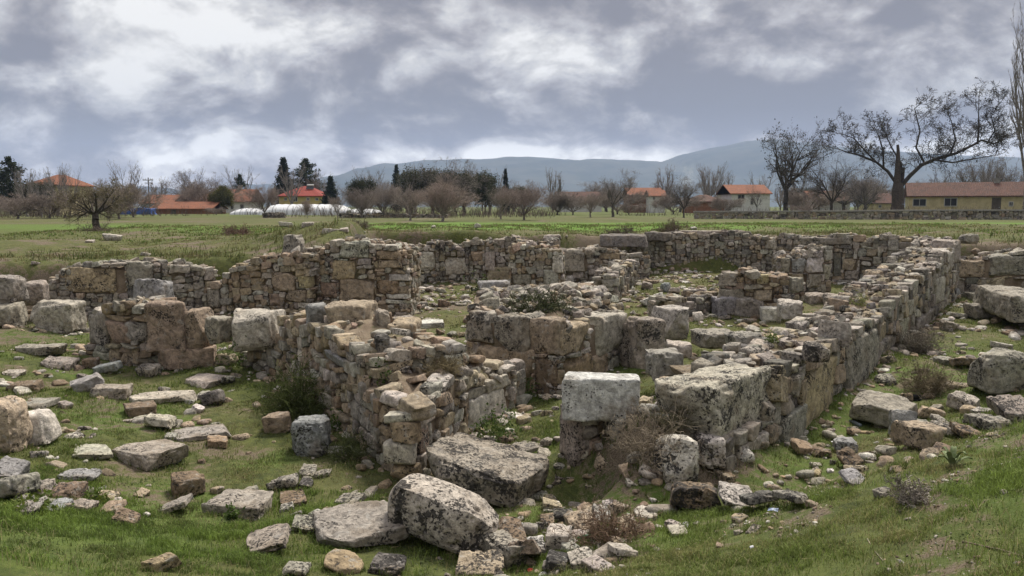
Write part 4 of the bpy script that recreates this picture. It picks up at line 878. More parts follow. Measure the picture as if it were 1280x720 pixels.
def house(label, px0, px1, pyb, pye, pyr, d, dep, wallm, roofm, wins=(), doors=(), hip=False, chim=None, yaw=0.0, over=.35, cat='house', name='house', gable_side=False):
    a, b = at(px0, pyb, d), at(px1, pyb, d); z0 = h1(*((a + b)[:2] / 2)) - .1; ze = at(0, pye, d)[2]; zr = at(0, pyr, d)[2]
    Wd = b[0] - a[0]; base = np.array([(a[0] + b[0]) / 2, d, z0]); root = empty(name, base, label, cat, None, R(yaw)); H = ze - z0; RH = max(zr - ze, .5)
    m = MB(); m.box(-Wd / 2, Wd / 2, 0, dep, 0, H)
    if not hip: m.add([(-Wd/2,0,H),(-Wd/2,dep,H),(-Wd/2,dep/2,H+RH-.05),(Wd/2,0,H),(Wd/2,dep,H),(Wd/2,dep/2,H+RH-.05)], T=[(0,2,1),(3,4,5)]) if not gable_side else m.add([(-Wd/2,0,H),(Wd/2,0,H),(0,0,H+RH-.05)], T=[(0,1,2)])
    m.build('wall', wallm, root)
    r = MB(); x0, x1, y0, y1 = -Wd/2 - over, Wd/2 + over, -over, dep + over; zl = H - .12; th = .16
    if gable_side:
        top = [(0, y0, H + RH), (0, y1, H + RH)]
        r.add([(x0,y0,zl),(x0,y1,zl),top[1],top[0],(x1,y0,zl),(x1,y1,zl)] + [(p[0], p[1], p[2] + th) for p in [(x0,y0,zl),(x0,y1,zl),top[1],top[0],(x1,y0,zl),(x1,y1,zl)]],
              Q=[(0,1,2,3),(3,2,5,4),(6,9,8,7),(9,10,11,8),(0,3,9,6),(3,4,10,9),(1,7,8,2),(2,8,11,5),(0,6,7,1),(4,5,11,10)])
    else:
        ins = min(dep / 2 + over, Wd * .45) if hip else 0
        t0, t1 = (x0 + ins, dep/2, H + RH), (x1 - ins, dep/2, H + RH); lo = [(x0,y0,zl),(x1,y0,zl),(x1,y1,zl),(x0,y1,zl)]
        V = lo + [t0, t1]; V = V + [(p[0], p[1], p[2] + th) for p in V]
        r.add(V, Q=[(6,7,11,10),(8,9,10,11),(0,1,7,6),(1,2,8,7),(2,3,9,8),(3,0,6,9),(0,4,5,1),(2,5,4,3)], T=[(7,8,11),(9,6,10),(1,5,2),(3,4,0)])
    ro = r.build('roof', roofm, root)
    def rect(px0_, py0_, px1_, py1_): return (at(px0_, 0, d)[0] * 1.0 - base[0], at(px1_, 0, d)[0] - base[0], at(0, py1_, d)[2] - z0, at(0, py0_, d)[2] - z0)
    for q in wins:
        u0, u1 = at(q[0], q[1], d)[0] - base[0], at(q[2], q[1], d)[0] - base[0]; v1, v0 = at(0, q[1], d)[2] - z0, at(0, q[3], d)[2] - z0
        f = MB(); t_ = .09
        f.box(u0, u1, -.06, .0, v0, v0 + t_); f.box(u0, u1, -.06, 0, v1 - t_, v1); f.box(u0, u0 + t_, -.058, 0, v0 + t_, v1 - t_); f.box(u1 - t_, u1, -.058, 0, v0 + t_, v1 - t_); f.box((u0 + u1) / 2 - .03, (u0 + u1) / 2 + .03, -.056, 0, v0 + t_, v1 - t_)
        fo = f.build('window', FRAME, root); g = MB(); g.box(u0 + t_, u1 - t_, -.03, -.01, v0 + t_, v1 - t_); g.build('pane', GLASS, fo)
    for q in doors:
        u0, u1 = at(q[0], q[1], d)[0] - base[0], at(q[2], q[1], d)[0] - base[0]; v1 = at(0, q[1], d)[2] - z0
        g = MB(); g.box(u0, u1, -.05, 0, .0, v1); do = g.build('door', DOOR, root)
        k = MB(); k.box(u1 - .25, u1 - .12, -.12, -.05, v1 * .45, v1 * .5); k.build('handle', METAL, do)
    for (cx_, ht) in (chim or ()):
        u = at(cx_, 0, d)[0] - base[0]; g = MB(); g.box(u - .35, u + .35, dep/2 - .35, dep/2 + .35, H + RH * .6, H + RH + ht); g.box(u - .42, u + .42, dep/2 - .42, dep/2 + .42, H + RH + ht, H + RH + ht + .12); g.build('chimney', CONC, ro)
    return root, base, H, RH
house('long low cream house with old brownish tile roof behind the stone field wall', 1146, 1330, 267, 245, 228, 112, 7, W_CREAM, R_OLD, yaw=-22, wins=[(1151, 248, 1167, 258), (1187, 247, 1202, 258), (1258, 252, 1263, 258)], doors=[(1240, 247, 1250, 265)], chim=[(1264, .5)])
house('yellow house with bright red hipped roof and rooftop solar heater', 349, 402, 262, 245, 233, 150, 9, W_YEL, R_RED, wins=[(355, 247, 359, 251), (367, 246, 372, 252), (394, 247, 398, 251), (383, 247, 387, 251)], hip=True)
house('house with orange roof and white side wall beyond the rounded bare tree', 786, 828, 261, 244, 235, 165, 8, W_BRICK, R_ORANGE, wins=[(790, 249, 794, 254)])
house('white annexe house with small windows at the side of the orange-roofed brick house', 812.5, 831, 261, 245, 238, 160, 5, W_WHITE, R_ORANGE, wins=[(816, 246, 819, 250), (817, 254, 820, 258)])
house('low brick house with dark red roof left of the white orange-roofed house', 864, 906, 263, 252, 244, 150, 8, W_BRICK, R_OLD, hip=True)
house('white house with orange roof and blue window left of the large dark bare tree', 914, 962, 265, 242, 231, 150, 10, W_WHITE, R_ORANGE, wins=[(922, 243, 931, 249), (938, 250, 942, 256)])
house('white house with reddish roof seen between the dark bare tree and the walnut tree', 1016, 1062, 264, 251, 239, 160, 9, W_WHITE, R_ORANGE, wins=[(1024, 254, 1029, 259), (1052, 253, 1057, 258)])
house('small cream house with brown roof left of the walnut trunk', 1092, 1118, 265, 254, 242, 165, 7, W_CREAM, R_OLD, wins=[(1098, 256, 1102, 260)])
house('pale house half hidden behind pink bare bushes in the middle', 697, 752, 261, 251, 240, 185, 8, W_WHITE, R_OLD, wins=[(704, 253, 708, 257), (735, 253, 740, 257)])
house('orange-roofed house with pale blue wall at the left of the village', 176, 214, 268, 254, 244, 150, 9, W_BLUE, R_ORANGE, wins=[(181, 257, 185, 263)])
house('long low brick barn with orange roof on the left', 190, 264, 269, 261, 253, 135, 7, W_BRICK, R_ORANGE, doors=[(214, 262, 220, 269)])
house('brick barn with hipped orange roof beside the long barn', 226, 262, 269, 261, 250, 134, 7, W_BRICK, R_ORANGE, hip=True) if False else None
house('tall orange-roofed house behind the barns on the left', 238, 276, 268, 253, 240, 160, 10, W_BRICK, R_ORANGE, hip=True, wins=[(262, 255, 266, 259)])
house('white house with orange roof and solar panels beside the olive-coloured tree', 270, 312, 268, 252, 237, 155, 9, W_WHITE, R_ORANGE, wins=[(300, 255, 305, 261), (288, 256, 292, 262)], chim=[(282, .8)])
house('house with orange roof hidden behind tall grey trees at the far left', 36, 74, 262, 231, 218, 120, 10, W_CREAM, R_ORANGE, hip=True, wins=[(40, 236, 45, 243), (58, 236, 63, 243)])
# solar heater on the red roof
b = at(383, 237, 150); sh = empty('solar_heater', (b[0], 153.0, at(0, 237, 150)[2] + .3), 'white tank solar water heater mounted on the bright red roof', 'solar heater'); sh.scale = (.6, .6, .6)
m = MB(); m.add([(-1.2,-.9,-.2),(1.2,-.9,-.2),(1.2,.1,.7),(-1.2,.1,.7),(-1.2,-.86,-.26),(1.2,-.86,-.26),(1.2,.14,.64),(-1.2,.14,.64)], Q=[(0,1,2,3),(7,6,5,4),(0,4,5,1),(1,5,6,2),(2,6,7,3),(3,7,4,0)]); m.build('collector_panel', GLASS, sh)
V = []; Q = []
for k, x in enumerate((-1.1, -1.0, 1.0, 1.1)):
    r_ = .2 if k in (0, 3) else .32
    V += [(x, .2 + r_ * math.cos(j * math.pi / 6), .95 + r_ * math.sin(j * math.pi / 6)) for j in range(12)]
for k in range(3): Q += [(k*12 + j, k*12 + (j+1) % 12, (k+1)*12 + (j+1) % 12, (k+1)*12 + j) for j in range(12)]
m = MB(); m.add(V, Q); m.build('tank', W_WHITE, sh, smooth=True)
m = MB(); [m.box(x - .04, x + .04, y - .04, y + .04, -.9, zt) for x in (-.9, .9) for y, zt in ((.3, .75), (-.7, -.1))]; m.build('support_frame', METAL, sh)
# greenhouses of white film
FILM = plain('white_film', (.66, .68, .70), .45, .12, .8, bump=.3)
def tunnel(label, px0, px1, pyb, pyt, d, dep):
    a, b = at(px0, pyb, d), at(px1, pyb, d); z0 = h1((a[0] + b[0]) / 2, d); zt = at(0, pyt, d)[2]; W_ = b[0] - a[0]; H = zt - z0; root = empty('greenhouse', ((a[0] + b[0]) / 2, d + dep / 2, z0), label, 'greenhouse')
    n = 14; ns = 24; V = []
    for i in range(ns + 1):
        x = -W_ / 2 + W_ * i / ns; sag = .96 + .04 * abs(math.cos(i * math.pi / 2))
        e = math.sqrt(max(0, 1 - max(0, (abs(x) - W_ / 2 + 2.5) / 2.6) ** 2)) * .75 + .25
        for j in range(n + 1): th = math.pi * j / n; V.append((x, -dep / 2 * math.cos(th), H * e * sag * math.sin(th) ** .7))
    i = np.arange(len(V)).reshape(ns + 1, n + 1); Q = np.stack([i[:-1, :-1], i[1:, :-1], i[1:, 1:], i[:-1, 1:]], -1).reshape(-1, 4)
    mesh_obj('film_cover', np.array(V), Q, FILM, root, Ft=[(i[e_, 0], i[e_, j], i[e_, j + 1]) for e_ in (0, ns) for j in range(1, n)])
    m = MB()
    for k in range(1, 6):
        x = -W_ / 2 + W_ * k / 6
        for j in range(n):
            t0, t1 = math.pi * j / n, math.pi * (j + 1) / n; p = [(-dep / 2 * 1.01 * math.cos(t_), H * 1.015 * math.sin(t_) ** .7) for t_ in (t0, t1)]
            m.add([(x - .05, p[0][0], p[0][1]), (x + .05, p[0][0], p[0][1]), (x + .05, p[1][0], p[1][1]), (x - .05, p[1][0], p[1][1])] , Q=[(0, 1, 2, 3)])
    m.build('hoop', METAL, root)
tunnel('long white plastic greenhouse tunnel before the yellow house', 322, 432, 274, 255, 118, 7)
tunnel('shorter white plastic greenhouse tunnel at the right end of the long one', 424, 474, 273, 261, 122, 6)
tunnel('small white plastic tunnel at the left end of the long one', 287, 326, 273, 260, 124, 6)
# boundary walls
wall('dry-stone field wall with concrete coping before the long cream house', [(868, 266, 84), (1060, 265, 80), (1180, 264, 78), (1330, 264, 76)], .5, 1, 'grey', (.2, .4), (.3, .8), seed=40, topn=.0, jag=.02, name='field_wall', backface=False, earth=False, crown=0)
wf = [o for o in COL.objects if o.name.startswith('field_wall')][0]
P = np.array([at(868, 265.6, 84), at(1060, 264.6, 80), at(1180, 263.6, 78), at(1330, 263.6, 76)]); m = MB()
for a, b in zip(P[:-1], P[1:]):
    a = a - np.array(wf.location); b = b - np.array(wf.location)
    m.add([(a[0], a[1] - .12, a[2]), (b[0], b[1] - .12, b[2]), (b[0], b[1] + .65, b[2]), (a[0], a[1] + .65, a[2]), (a[0], a[1] - .12, a[2] + .14), (b[0], b[1] - .12, b[2] + .14), (b[0], b[1] + .65, b[2] + .14), (a[0], a[1] + .65, a[2] + .14)], [(0,3,2,1),(4,5,6,7),(0,1,5,4),(1,2,6,5),(2,3,7,6),(3,0,4,7)])
m.build('coping', CONC, wf)
wall('low dark stone wall behind the orchard trees', [(424, 268, 92), (500, 268, 92), (560, 269, 92)], .5, 1, 'grey', (.25, .5), (.4, .9), seed=41, topn=.2, jag=.1, name='field_wall', backface=False, pit=.9)
wall('short dark stone wall stub at the left end of the long greenhouse', [(328, 267, 92), (355, 267, 92)], .5, 1, 'grey', (.25, .5), (.4, .9), seed=42, topn=.2, jag=.1, name='field_wall', backface=False, pit=.9)

# ------------------------------------------------------------------ trees
def tubes(segs, k):
    s = np.array([(*a, *b, ra, rb) for a, b, ra, rb in segs]); A, B, ra, rb = s[:, :3], s[:, 3:6], s[:, 6], s[:, 7]
    D = B - A; D /= np.maximum(np.linalg.norm(D, axis=1, keepdims=True), 1e-9); up = np.where(np.abs(D[:, 2:3]) > .9, np.array([[1., 0, 0]]), np.array([[0, 0, 1.]]))
    U = np.cross(D, up); U /= np.linalg.norm(U, axis=1, keepdims=True); W_ = np.cross(D, U); V = np.zeros((len(s), 2 * k, 3))
    for j in range(k):
        c, q = math.cos(2 * math.pi * j / k), math.sin(2 * math.pi * j / k); o = U * c + W_ * q
        V[:, j] = A + o * ra[:, None]; V[:, k + j] = B + o * rb[:, None]
    base = np.arange(len(s))[:, None] * 2 * k; Q = np.stack([np.stack([base[:, 0] + j, base[:, 0] + (j + 1) % k, base[:, 0] + k + (j + 1) % k, base[:, 0] + k + j], -1) for j in range(k)], 1).reshape(-1, 4)
    return V.reshape(-1, 3), Q
def branch(rng, segs, p, d, L, r, lvl, maxl, P, tips):
    n = P['n'][min(lvl, len(P['n']) - 1)]; st = L / n; q = np.array(p, float); d = np.array(d, float); r0 = r
    for i in range(n):
        d = d + rng.normal(0, P['wob'], 3) + np.array([0, 0, P['up'][min(lvl, len(P['up']) - 1)]]); d /= np.linalg.norm(d)
        e = q + d * st; r1 = max(r * (1 - .75 * (i + 1) / n), .007); segs[min(lvl, 2)].append((q, e, r0, r1)); q = e; r0 = r1
        if lvl < maxl and (i >= P['first'] or lvl > 0):
            for _ in range(rng.poisson(P['kids'][min(lvl, len(P['kids']) - 1)])):
                ax = rng.normal(size=3); ax -= ax @ d * d; ax /= np.linalg.norm(ax); an = R(rng.uniform(*P['ang'])); c = d * math.cos(an) + ax * math.sin(an)
                branch(rng, segs, q, c, L * rng.uniform(*P['len']) * (1 - .35 * i / n), r1 * .75, lvl + 1, maxl, P, tips)
    if lvl >= maxl - 1: tips.append(q)
def tree_obj(name, seed, H, r, th, limbs, spread, P, maxl=4, bark=(.10, .085, .07), twig=None, fat=1.0, leaf=None):
    """a bare tree at the origin: trunk and crown meshes"""
    rng = np.random.default_rng(seed); segs = [[], [], []]; tips = []; tr = []
    q = np.zeros(3); rr = r * 1.5; nt = 6
    for i in range(nt):
        e = q + np.array([rng.normal(0, .03) * th, rng.normal(0, .03) * th, th / nt]); r1 = r * (1.15 - .3 * i / nt); tr.append((q - [0, 0, .25 if i == 0 else 0], e, rr, r1)); q = e; rr = r1
    for k in range(limbs):
        az_ = 2 * math.pi * (k + rng.uniform(-.3, .3)) / limbs; tl = spread * rng.uniform(.55, 1.15); d = np.array([math.cos(az_) * math.sin(tl), math.sin(az_) * math.sin(tl), math.cos(tl)])
        branch(rng, segs, q - [0, 0, rng.uniform(0, .15) * th], d, (H - th) * rng.uniform(.62, .8), r * .62, 0, maxl, P, tips)
    mx = max(max(s[1][2] for s in g) if g else 0 for g in segs); k = H / mx
    root = empty(name, (0, 0, 0)); tw = twig or bark
    V, Q = tubes(tr, 8); mesh_obj('trunk', V, Q, BARK, root, (*bark, 1))
    Vs = []; Qs = []; Ts = []; n = 0
    for g, kk, c in zip(segs, (6, 4, 3), (bark, bark, tw)):
        if not g: continue
        g = [(a, b, ra * fat, rb * fat) for a, b, ra, rb in g]
        V, Q = tubes(g, kk); Vs.append(V); Qs.append(Q + n); n += len(V); Ts.append(np.tile((*c, 1), (len(V), 1)))
    V = np.concatenate(Vs); top = th
    V[:, 2] = np.where(V[:, 2] > th, th + (V[:, 2] - th) * (H - th) / max(mx - th, .1), V[:, 2])
    cr = mesh_obj('crown', V, np.concatenate(Qs), BARK, root, np.concatenate(Ts))
    if leaf:
        tp = np.array(tips); tp[:, 2] = np.where(tp[:, 2] > th, th + (tp[:, 2] - th) * (H - th) / max(mx - th, .1), tp[:, 2])
        tp = tp[rng.random(len(tp)) < leaf[0]]; cards(rng, tp, leaf[1], leaf[2], 'dry_pods' if leaf[3] == 0 else 'foliage', cr, leaf[3] or 3, leaf[1] * 2.2)
    return root
def cards(rng, pts, size, cols, name, parent, per, jit):
    """many leaf-sized faces around the given points"""
    n = len(pts) * per; C = np.repeat(pts, per, 0) + rng.normal(0, jit, (n, 3)); a = rng.normal(size=(n, 3)); a /= np.linalg.norm(a, axis=1, keepdims=True); b = rng.normal(size=(n, 3)); b -= (a * b).sum(1, keepdims=True) * a; b /= np.linalg.norm(b, axis=1, keepdims=True)
    s = size * rng.uniform(.5, 1.2, (n, 1)); V = np.stack([C - a * s, C + b * s * .5, C + a * s, C - b * s * .5], 1).reshape(-1, 3); Q = np.arange(4 * n).reshape(n, 4)
    cc = np.array([cols[i] for i in rng.integers(0, len(cols), n)]) * rng.uniform(.75, 1.25, (n, 1)); return mesh_obj(name, V, Q, LEAF, parent, np.repeat(np.concatenate([cc, np.ones((n, 1))], 1), 4, 0), False)
PB = dict(n=(6, 5, 4, 3), wob=.13, up=(.03, .03, .02), first=1, kids=(1.5, 1.3, 1.2, 1.0), ang=(28, 62), len=(.42, .72))
PO = dict(n=(6, 5, 4, 3), wob=.09, up=(.08, .07, .05), first=0, kids=(1.35, 1.25, 1.1), ang=(18, 46), len=(.5, .8))
PV = dict(n=(9, 5, 4, 3), wob=.05, up=(.12, .14, .12), first=1, kids=(1.5, 1.2, .8), ang=(18, 40), len=(.28, .45))
GREY, PINK, OLIV, DARK = (.17, .155, .145), (.20, .13, .115), (.14, .13, .075), (.055, .05, .045)
KIND = {}
def kind(nm, *a, **k): KIND[nm] = (lambda: tree_obj(*a, **k))
kind('round', 'bare_tree', 21, 8.0, .22, 1.6, 7, R(60), PB, bark=(.12, .105, .095), twig=(.19, .165, .15), fat=.95)
kind('big', 'bare_tree', 22, 12.0, .35, 3.0, 6, R(42), PB, bark=(.075, .066, .06), twig=(.12, .105, .095), fat=.9)
kind('orchard', 'bare_tree', 23, 6.0, .15, .7, 9, R(36), PO, bark=(.27, .24, .215), twig=(.31, .25, .22), fat=.95)
kind('orchard2', 'bare_tree', 24, 6.0, .13, .8, 9, R(40), PO, bark=(.18, .155, .14), twig=(.25, .20, .18), fat=.9)
kind('tall', 'bare_tree', 25, 11.0, .2, 2.0, 5, R(26), PV, bark=(.2, .18, .165), twig=(.25, .225, .215), fat=1.0)
kind('shrub', 'bare_shrub', 26, 3.2, .08, .35, 9, R(50), PO, bark=(.19, .16, .145), twig=(.25, .21, .185), fat=.85)
kind('small', 'small_tree', 27, 3.2, .17, 1.05, 8, R(62), PB, bark=(.07, .06, .05), twig=(.19, .16, .115), fat=.75, leaf=(.07, .045, [(.16, .15, .06), (.12, .12, .05)], 2))
kind('ivy', 'bare_tree', 28, 12.0, .38, 3.4, 7, R(44), PB, bark=(.06, .054, .048), twig=(.10, .088, .08), fat=.9, leaf=(.04, .16, [(.035, .04, .022), (.05, .045, .03)], 5))
kind('bushy', 'bushy_tree', 29, 6.0, .2, 1.2, 7, R(46), PO, bark=(.10, .085, .06), twig=(.12, .10, .06), leaf=(.9, .16, [(.10, .10, .03), (.13, .115, .04), (.07, .075, .025)], 6))
kind('darkbush', 'bushy_tree', 30, 8.0, .25, 1.4, 7, R(50), PO, bark=(.07, .06, .05), twig=(.09, .075, .06), leaf=(.75, .17, [(.035, .045, .02), (.055, .055, .03)], 5))
def conifer(seed, H, rad, cols, layers=26, round_=False):
    rng = np.random.default_rng(seed); root = empty('conifer', (0, 0, 0)); tr = [((0, 0, -.3), (0, 0, H * .5), H * .022, H * .014), ((0, 0, H * .5), (0, 0, H * .97), H * .014, .02)]
    pts = []
    for l in range(layers):
        f = l / (layers - 1); z = H * (.08 + .90 * f); rr = rad * ((1 - f) ** .75 * min(1, .55 + f * 2.5)) if not round_ else rad * math.sqrt(max(0.02, 1 - (2 * f - .9) ** 2)) * .95
        for k in range(int(5 + 7 * (1 - f))):
            a = rng.uniform(0, 6.283); q = rr * rng.uniform(.6, 1.1); dz = -.12 * q if not round_ else rng.uniform(.0, .35) * q
            tr.append(((0, 0, z), (q * math.cos(a), q * math.sin(a), z + dz), .035, .012))
            for w_ in np.linspace(.3, 1, 6): pts.append((q * w_ * math.cos(a), q * w_ * math.sin(a), z + dz * w_ + rng.normal(0, .08)))
    V, Q = tubes(tr, 5); mesh_obj('trunk', V, Q, BARK, root, (.07, .055, .04, 1)); cards(rng, np.array(pts), H * .022, cols, 'crown', root, 7, H * .018); return root
KIND['fir'] = lambda: conifer(31, 10, 2.6, [(.022, .035, .022), (.03, .045, .026), (.018, .026, .02)])
KIND['pine'] = lambda: conifer(32, 9, 3.0, [(.03, .045, .02), (.045, .055, .024), (.022, .032, .018)], 20, True)
kind('orchard3', 'bare_tree', 33, 6.0, .15, .9, 6, R(30), PO, bark=(.24, .215, .19), twig=(.29, .245, .215), fat=.9)
kind('orchard4', 'bare_tree', 34, 6.0, .14, .6, 11, R(46), PO, bark=(.17, .15, .135), twig=(.23, .195, .175), fat=.85)
kind('round2', 'bare_tree', 35, 8.0, .2, 2.0, 6, R(44), PB, bark=(.11, .10, .09), twig=(.18, .16, .145), fat=.9)
kind('tall2', 'bare_tree', 36, 11.0, .2, 1.4, 7, R(34), PV, bark=(.17, .155, .145), twig=(.22, .2, .19), fat=.85)
BUILT = {}; NTH = {}; ALT = {'orchard': ('orchard', 'orchard3', 'orchard4'), 'orchard2': ('orchard2', 'orchard4', 'orchard3'), 'round': ('round', 'round2'), 'tall': ('tall', 'tall2')}
SIZE = dict(round=8, big=12, orchard=6, orchard2=6, orchard3=6, orchard4=6, round2=8, tall2=11, tall=11, shrub=3.2, small=3.2, ivy=12, bushy=6, darkbush=8, fir=10, pine=9)
def plant(k, px, pyt, d, label, cat='tree', wide=1.0, group='trees of the village', rz=None, sink=0):
    if k in ALT: NTH[k] = NTH.get(k, -1) + 1; k = ALT[k][NTH[k] % len(ALT[k])]
    if k in BUILT: o = copy_tree(BUILT[k])
    else: o = KIND[k](); BUILT[k] = o
    x = at(px, 262, d)[0]; z = h1(x, d) - sink; H = at(px, pyt, d)[2] - z; s = H / SIZE[k]; o.location = (x, d, z); o.scale = (s * wide, s * wide, s); o.rotation_euler = (0, 0, rz if rz is not None else RNG.uniform(0, 6.28))
    return tag(o, label, cat, group)
plant('small', 121, 221, 46, 'small dark-trunked tree with dense olive twigs alone on the left meadow', wide=1.15)
for a in (('pine', 14, 198, 120, 'dark pine at the far left edge of the village'), ('tall', 34, 206, 100, 'grey bare tree below the dark pine at the far left', 1.2), ('tall', 52, 210, 95, 'bare grey tree left of the taller pale bare tree at the far left'), ('tall', 72, 203, 105, 'tall pale bare tree in front of the far left house', 1.2), ('tall', 88, 206, 108, 'tall pale bare tree right of the far left house', .8),
          ('shrub', 22, 240, 85, 'bare grey shrub at the left frame edge', 1.6), ('shrub', 62, 236, 88, 'bare grey-brown shrub below the tall pale trees', 1.5), ('darkbush', 48, 226, 112, 'dark evergreen mass in front of the far left house', .9),
          ('shrub', 148, 222, 85, 'dense brown shrub right behind the small dark tree', 1.0), ('shrub', 166, 226, 95, 'grey bare shrub left of the blue-walled house', 1.0), ('shrub', 138, 248, 100, 'low dark shrub left of the blue-walled house', 1.3),
          ('tall', 198, 220, 165, 'bare grey tree rising behind the blue-walled house', 1.6), ('round', 246, 224, 180, 'bare grey tree rising behind the orange roofs', 1.0), ('bushy', 277, 233, 140, 'olive-coloured bushy tree between the orange-roofed houses', .7), ('pine', 301, 219, 185, 'dark pine behind the white house with solar panels', .7),
          ('shrub', 270, 258, 122, 'pale bare bush before the brick barn', 1.8), ('orchard2', 331, 225, 100, 'pinkish bare tree left of the long greenhouse'), ('fir', 356, 198, 165, 'tall dark fir left of the red-roofed yellow house', 1.15), ('pine', 383, 200, 170, 'broad dark pine behind the red-roofed yellow house', 1.0),
          ('round', 401, 210, 160, 'bare tree right of the broad dark pine', .6), ('fir', 414, 221, 128, 'dark evergreen right of the yellow house', 1.3), ('orchard', 384, 244, 90, 'thin bare sapling before the long greenhouse', .6), ('orchard', 422, 240, 90, 'thin bare tree before the short greenhouse', .8),
          ('darkbush', 452, 222, 120, 'dark olive evergreen behind the short greenhouse', .55), ('orchard', 452, 232, 90, 'grey bare tree above the low dark stone wall', .9), ('fir', 496, 207, 180, 'slim fir spire against the mountains', .8), ('orchard2', 478, 228, 100, 'reddish bare tree above the dark wall', 1.0),
          ('tall', 508, 206, 115, 'tall thin bare tree right of the slim fir spire', .8), ('orchard2', 513, 226, 76, 'forked bare orchard tree left of the pale orchard tree', 1.0), ('darkbush', 541, 210, 118, 'dark leafy left half of the big tree group', 1.0), ('round', 558, 193, 115, 'largest dark bare tree of the middle group', 1.0), ('darkbush', 580, 213, 122, 'dark leafy tree at the right of the middle group', 1.0),
          ('orchard', 553, 214, 74, 'pale grey orchard tree with fan of bare branches in the middle', 1.1), ('darkbush', 606, 218, 135, 'dark evergreen right of the middle group', .6), ('fir', 632, 212, 140, 'dark narrow fir left of the reddish round tree', .6), ('orchard', 626, 226, 84, 'bare grey tree before the dark narrow fir', .9),
          ('orchard2', 655, 224, 78, 'reddish bare round tree with pale stem', 1.2), ('orchard2', 697, 236, 120, 'pinkish bare bush before the half hidden pale house', 1.5), ('shrub', 716, 238, 120, 'second pinkish bare bush from the reddish round tree', 1.2), ('orchard2', 738, 236, 95, 'pinkish bare tree left of the wide rounded bare tree', 1.1), ('fir', 700, 226, 230, 'yellowish slim poplar far behind the pink bushes', .4),
          ('round', 766, 207, 98, 'wide rounded bare tree with many branches before the brick house', .95), ('round', 828, 224, 190, 'bare tree beyond the house with white side wall', 1.0), ('big', 855, 225, 92, 'dark bare tree left of the low brick house', .7), ('tall', 886, 203, 170, 'tall bare poplar pair left one before the mountain', 1.2), ('tall', 903, 207, 172, 'tall bare poplar pair right one before the mountain', 1.2),
          ('shrub', 842, 240, 130, 'low bare bush between brick houses', 1.6), ('shrub', 905, 243, 125, 'dark bare bush before the white house', 1.2), ('round', 946, 228, 135, 'dark bare tree hiding the white house corner', .6), ('ivy', 981, 147, 96, 'large dark bare tree with ivy clumps on its branches', .75), ('big', 1040, 190, 92, 'slender bare tree between the ivy tree and the walnut', .75),
          ('round', 1082, 206, 135, 'grey bare tree left behind the walnut trunk', .9), ('shrub', 1010, 232, 110, 'brown bare bush right of the ivy tree', 1.5), ('round', 1207, 190, 160, 'bare grey tree behind the roof of the long cream house', .9), ('tall', 1222, 192, 165, 'bare pale poplar behind the cream house roof', 1.3), ('round', 1258, 192, 150, 'dark rounded bare tree behind the cream house chimney', .8), ('tall', 1180, 205, 168, 'bare grey tree behind the left part of the cream house roof', 1.1),
          ('shrub', 1004, 252, 82, 'dark leafless bush before the dry-stone field wall', 1.0), ('shrub', 786, 252, 120, 'low bare bush at the foot of the wide rounded tree', 1.5), ('tall', 1283, -12, 84, 'very tall bare poplar cut by the right frame edge', .55)):
    plant(*a[:5], **({'wide': a[5]} if len(a) > 5 else {}), cat='bush' if a[0] == 'shrub' else 'tree')
rt = np.random.default_rng(90)
for k in range(60):
    px = rt.uniform(-30, 1290); kk = ('tall', 'round', 'shrub', 'orchard2', 'orchard', 'darkbush')[rt.choice(6, p=[.34, .28, .1, .12, .12, .04])]; dd = rt.uniform(125, 230); top = 262 - rt.uniform(24, 52) * (1.25 if kk == 'tall' else .8 if kk in ('shrub', 'darkbush') else 1)
    nm_ = {'tall': 'slim bare tree', 'round': 'spreading bare tree', 'shrub': 'bare twiggy bush', 'orchard': 'pale bare tree', 'orchard2': 'pinkish bare tree', 'darkbush': 'dark leafy tree'}[kk]
    plant(kk, px, top, dd, nm_ + ' in the hazy line among the village roofs', wide=1.25, group=nm_ + 's of the hazy line', cat='bush' if kk == 'shrub' else 'tree')
# scrub along the field edges
sg = []
for _ in range(9000):
    yy = rt.uniform(88, 135); xx = rt.uniform(-.75, .75) * yy
    if n2d(np.array([xx]), np.array([yy]), .09, 3, 2.)[0] < -.02: continue
    a = rt.uniform(0, 6.28); l = rt.uniform(.3, 1.5); p = np.array([xx, yy, h1(xx, yy) - .05]) if False else np.array([xx, yy, 2.25]); sg.append((p, p + np.array([math.cos(a) * l * .4, math.sin(a) * l * .4, l]), .03, .012))
V, Q = tubes(sg, 3); cc = np.repeat(rt.uniform(.6, 1.5, len(sg)), 6)[:, None] * np.array([[.15, .12, .095]]); tag(mesh_obj('undergrowth', V, Q, BARK, tint=np.concatenate([cc, np.ones((len(cc), 1))], 1)), 'brown leafless scrub along the edges of the field', 'undergrowth', kind='stuff')
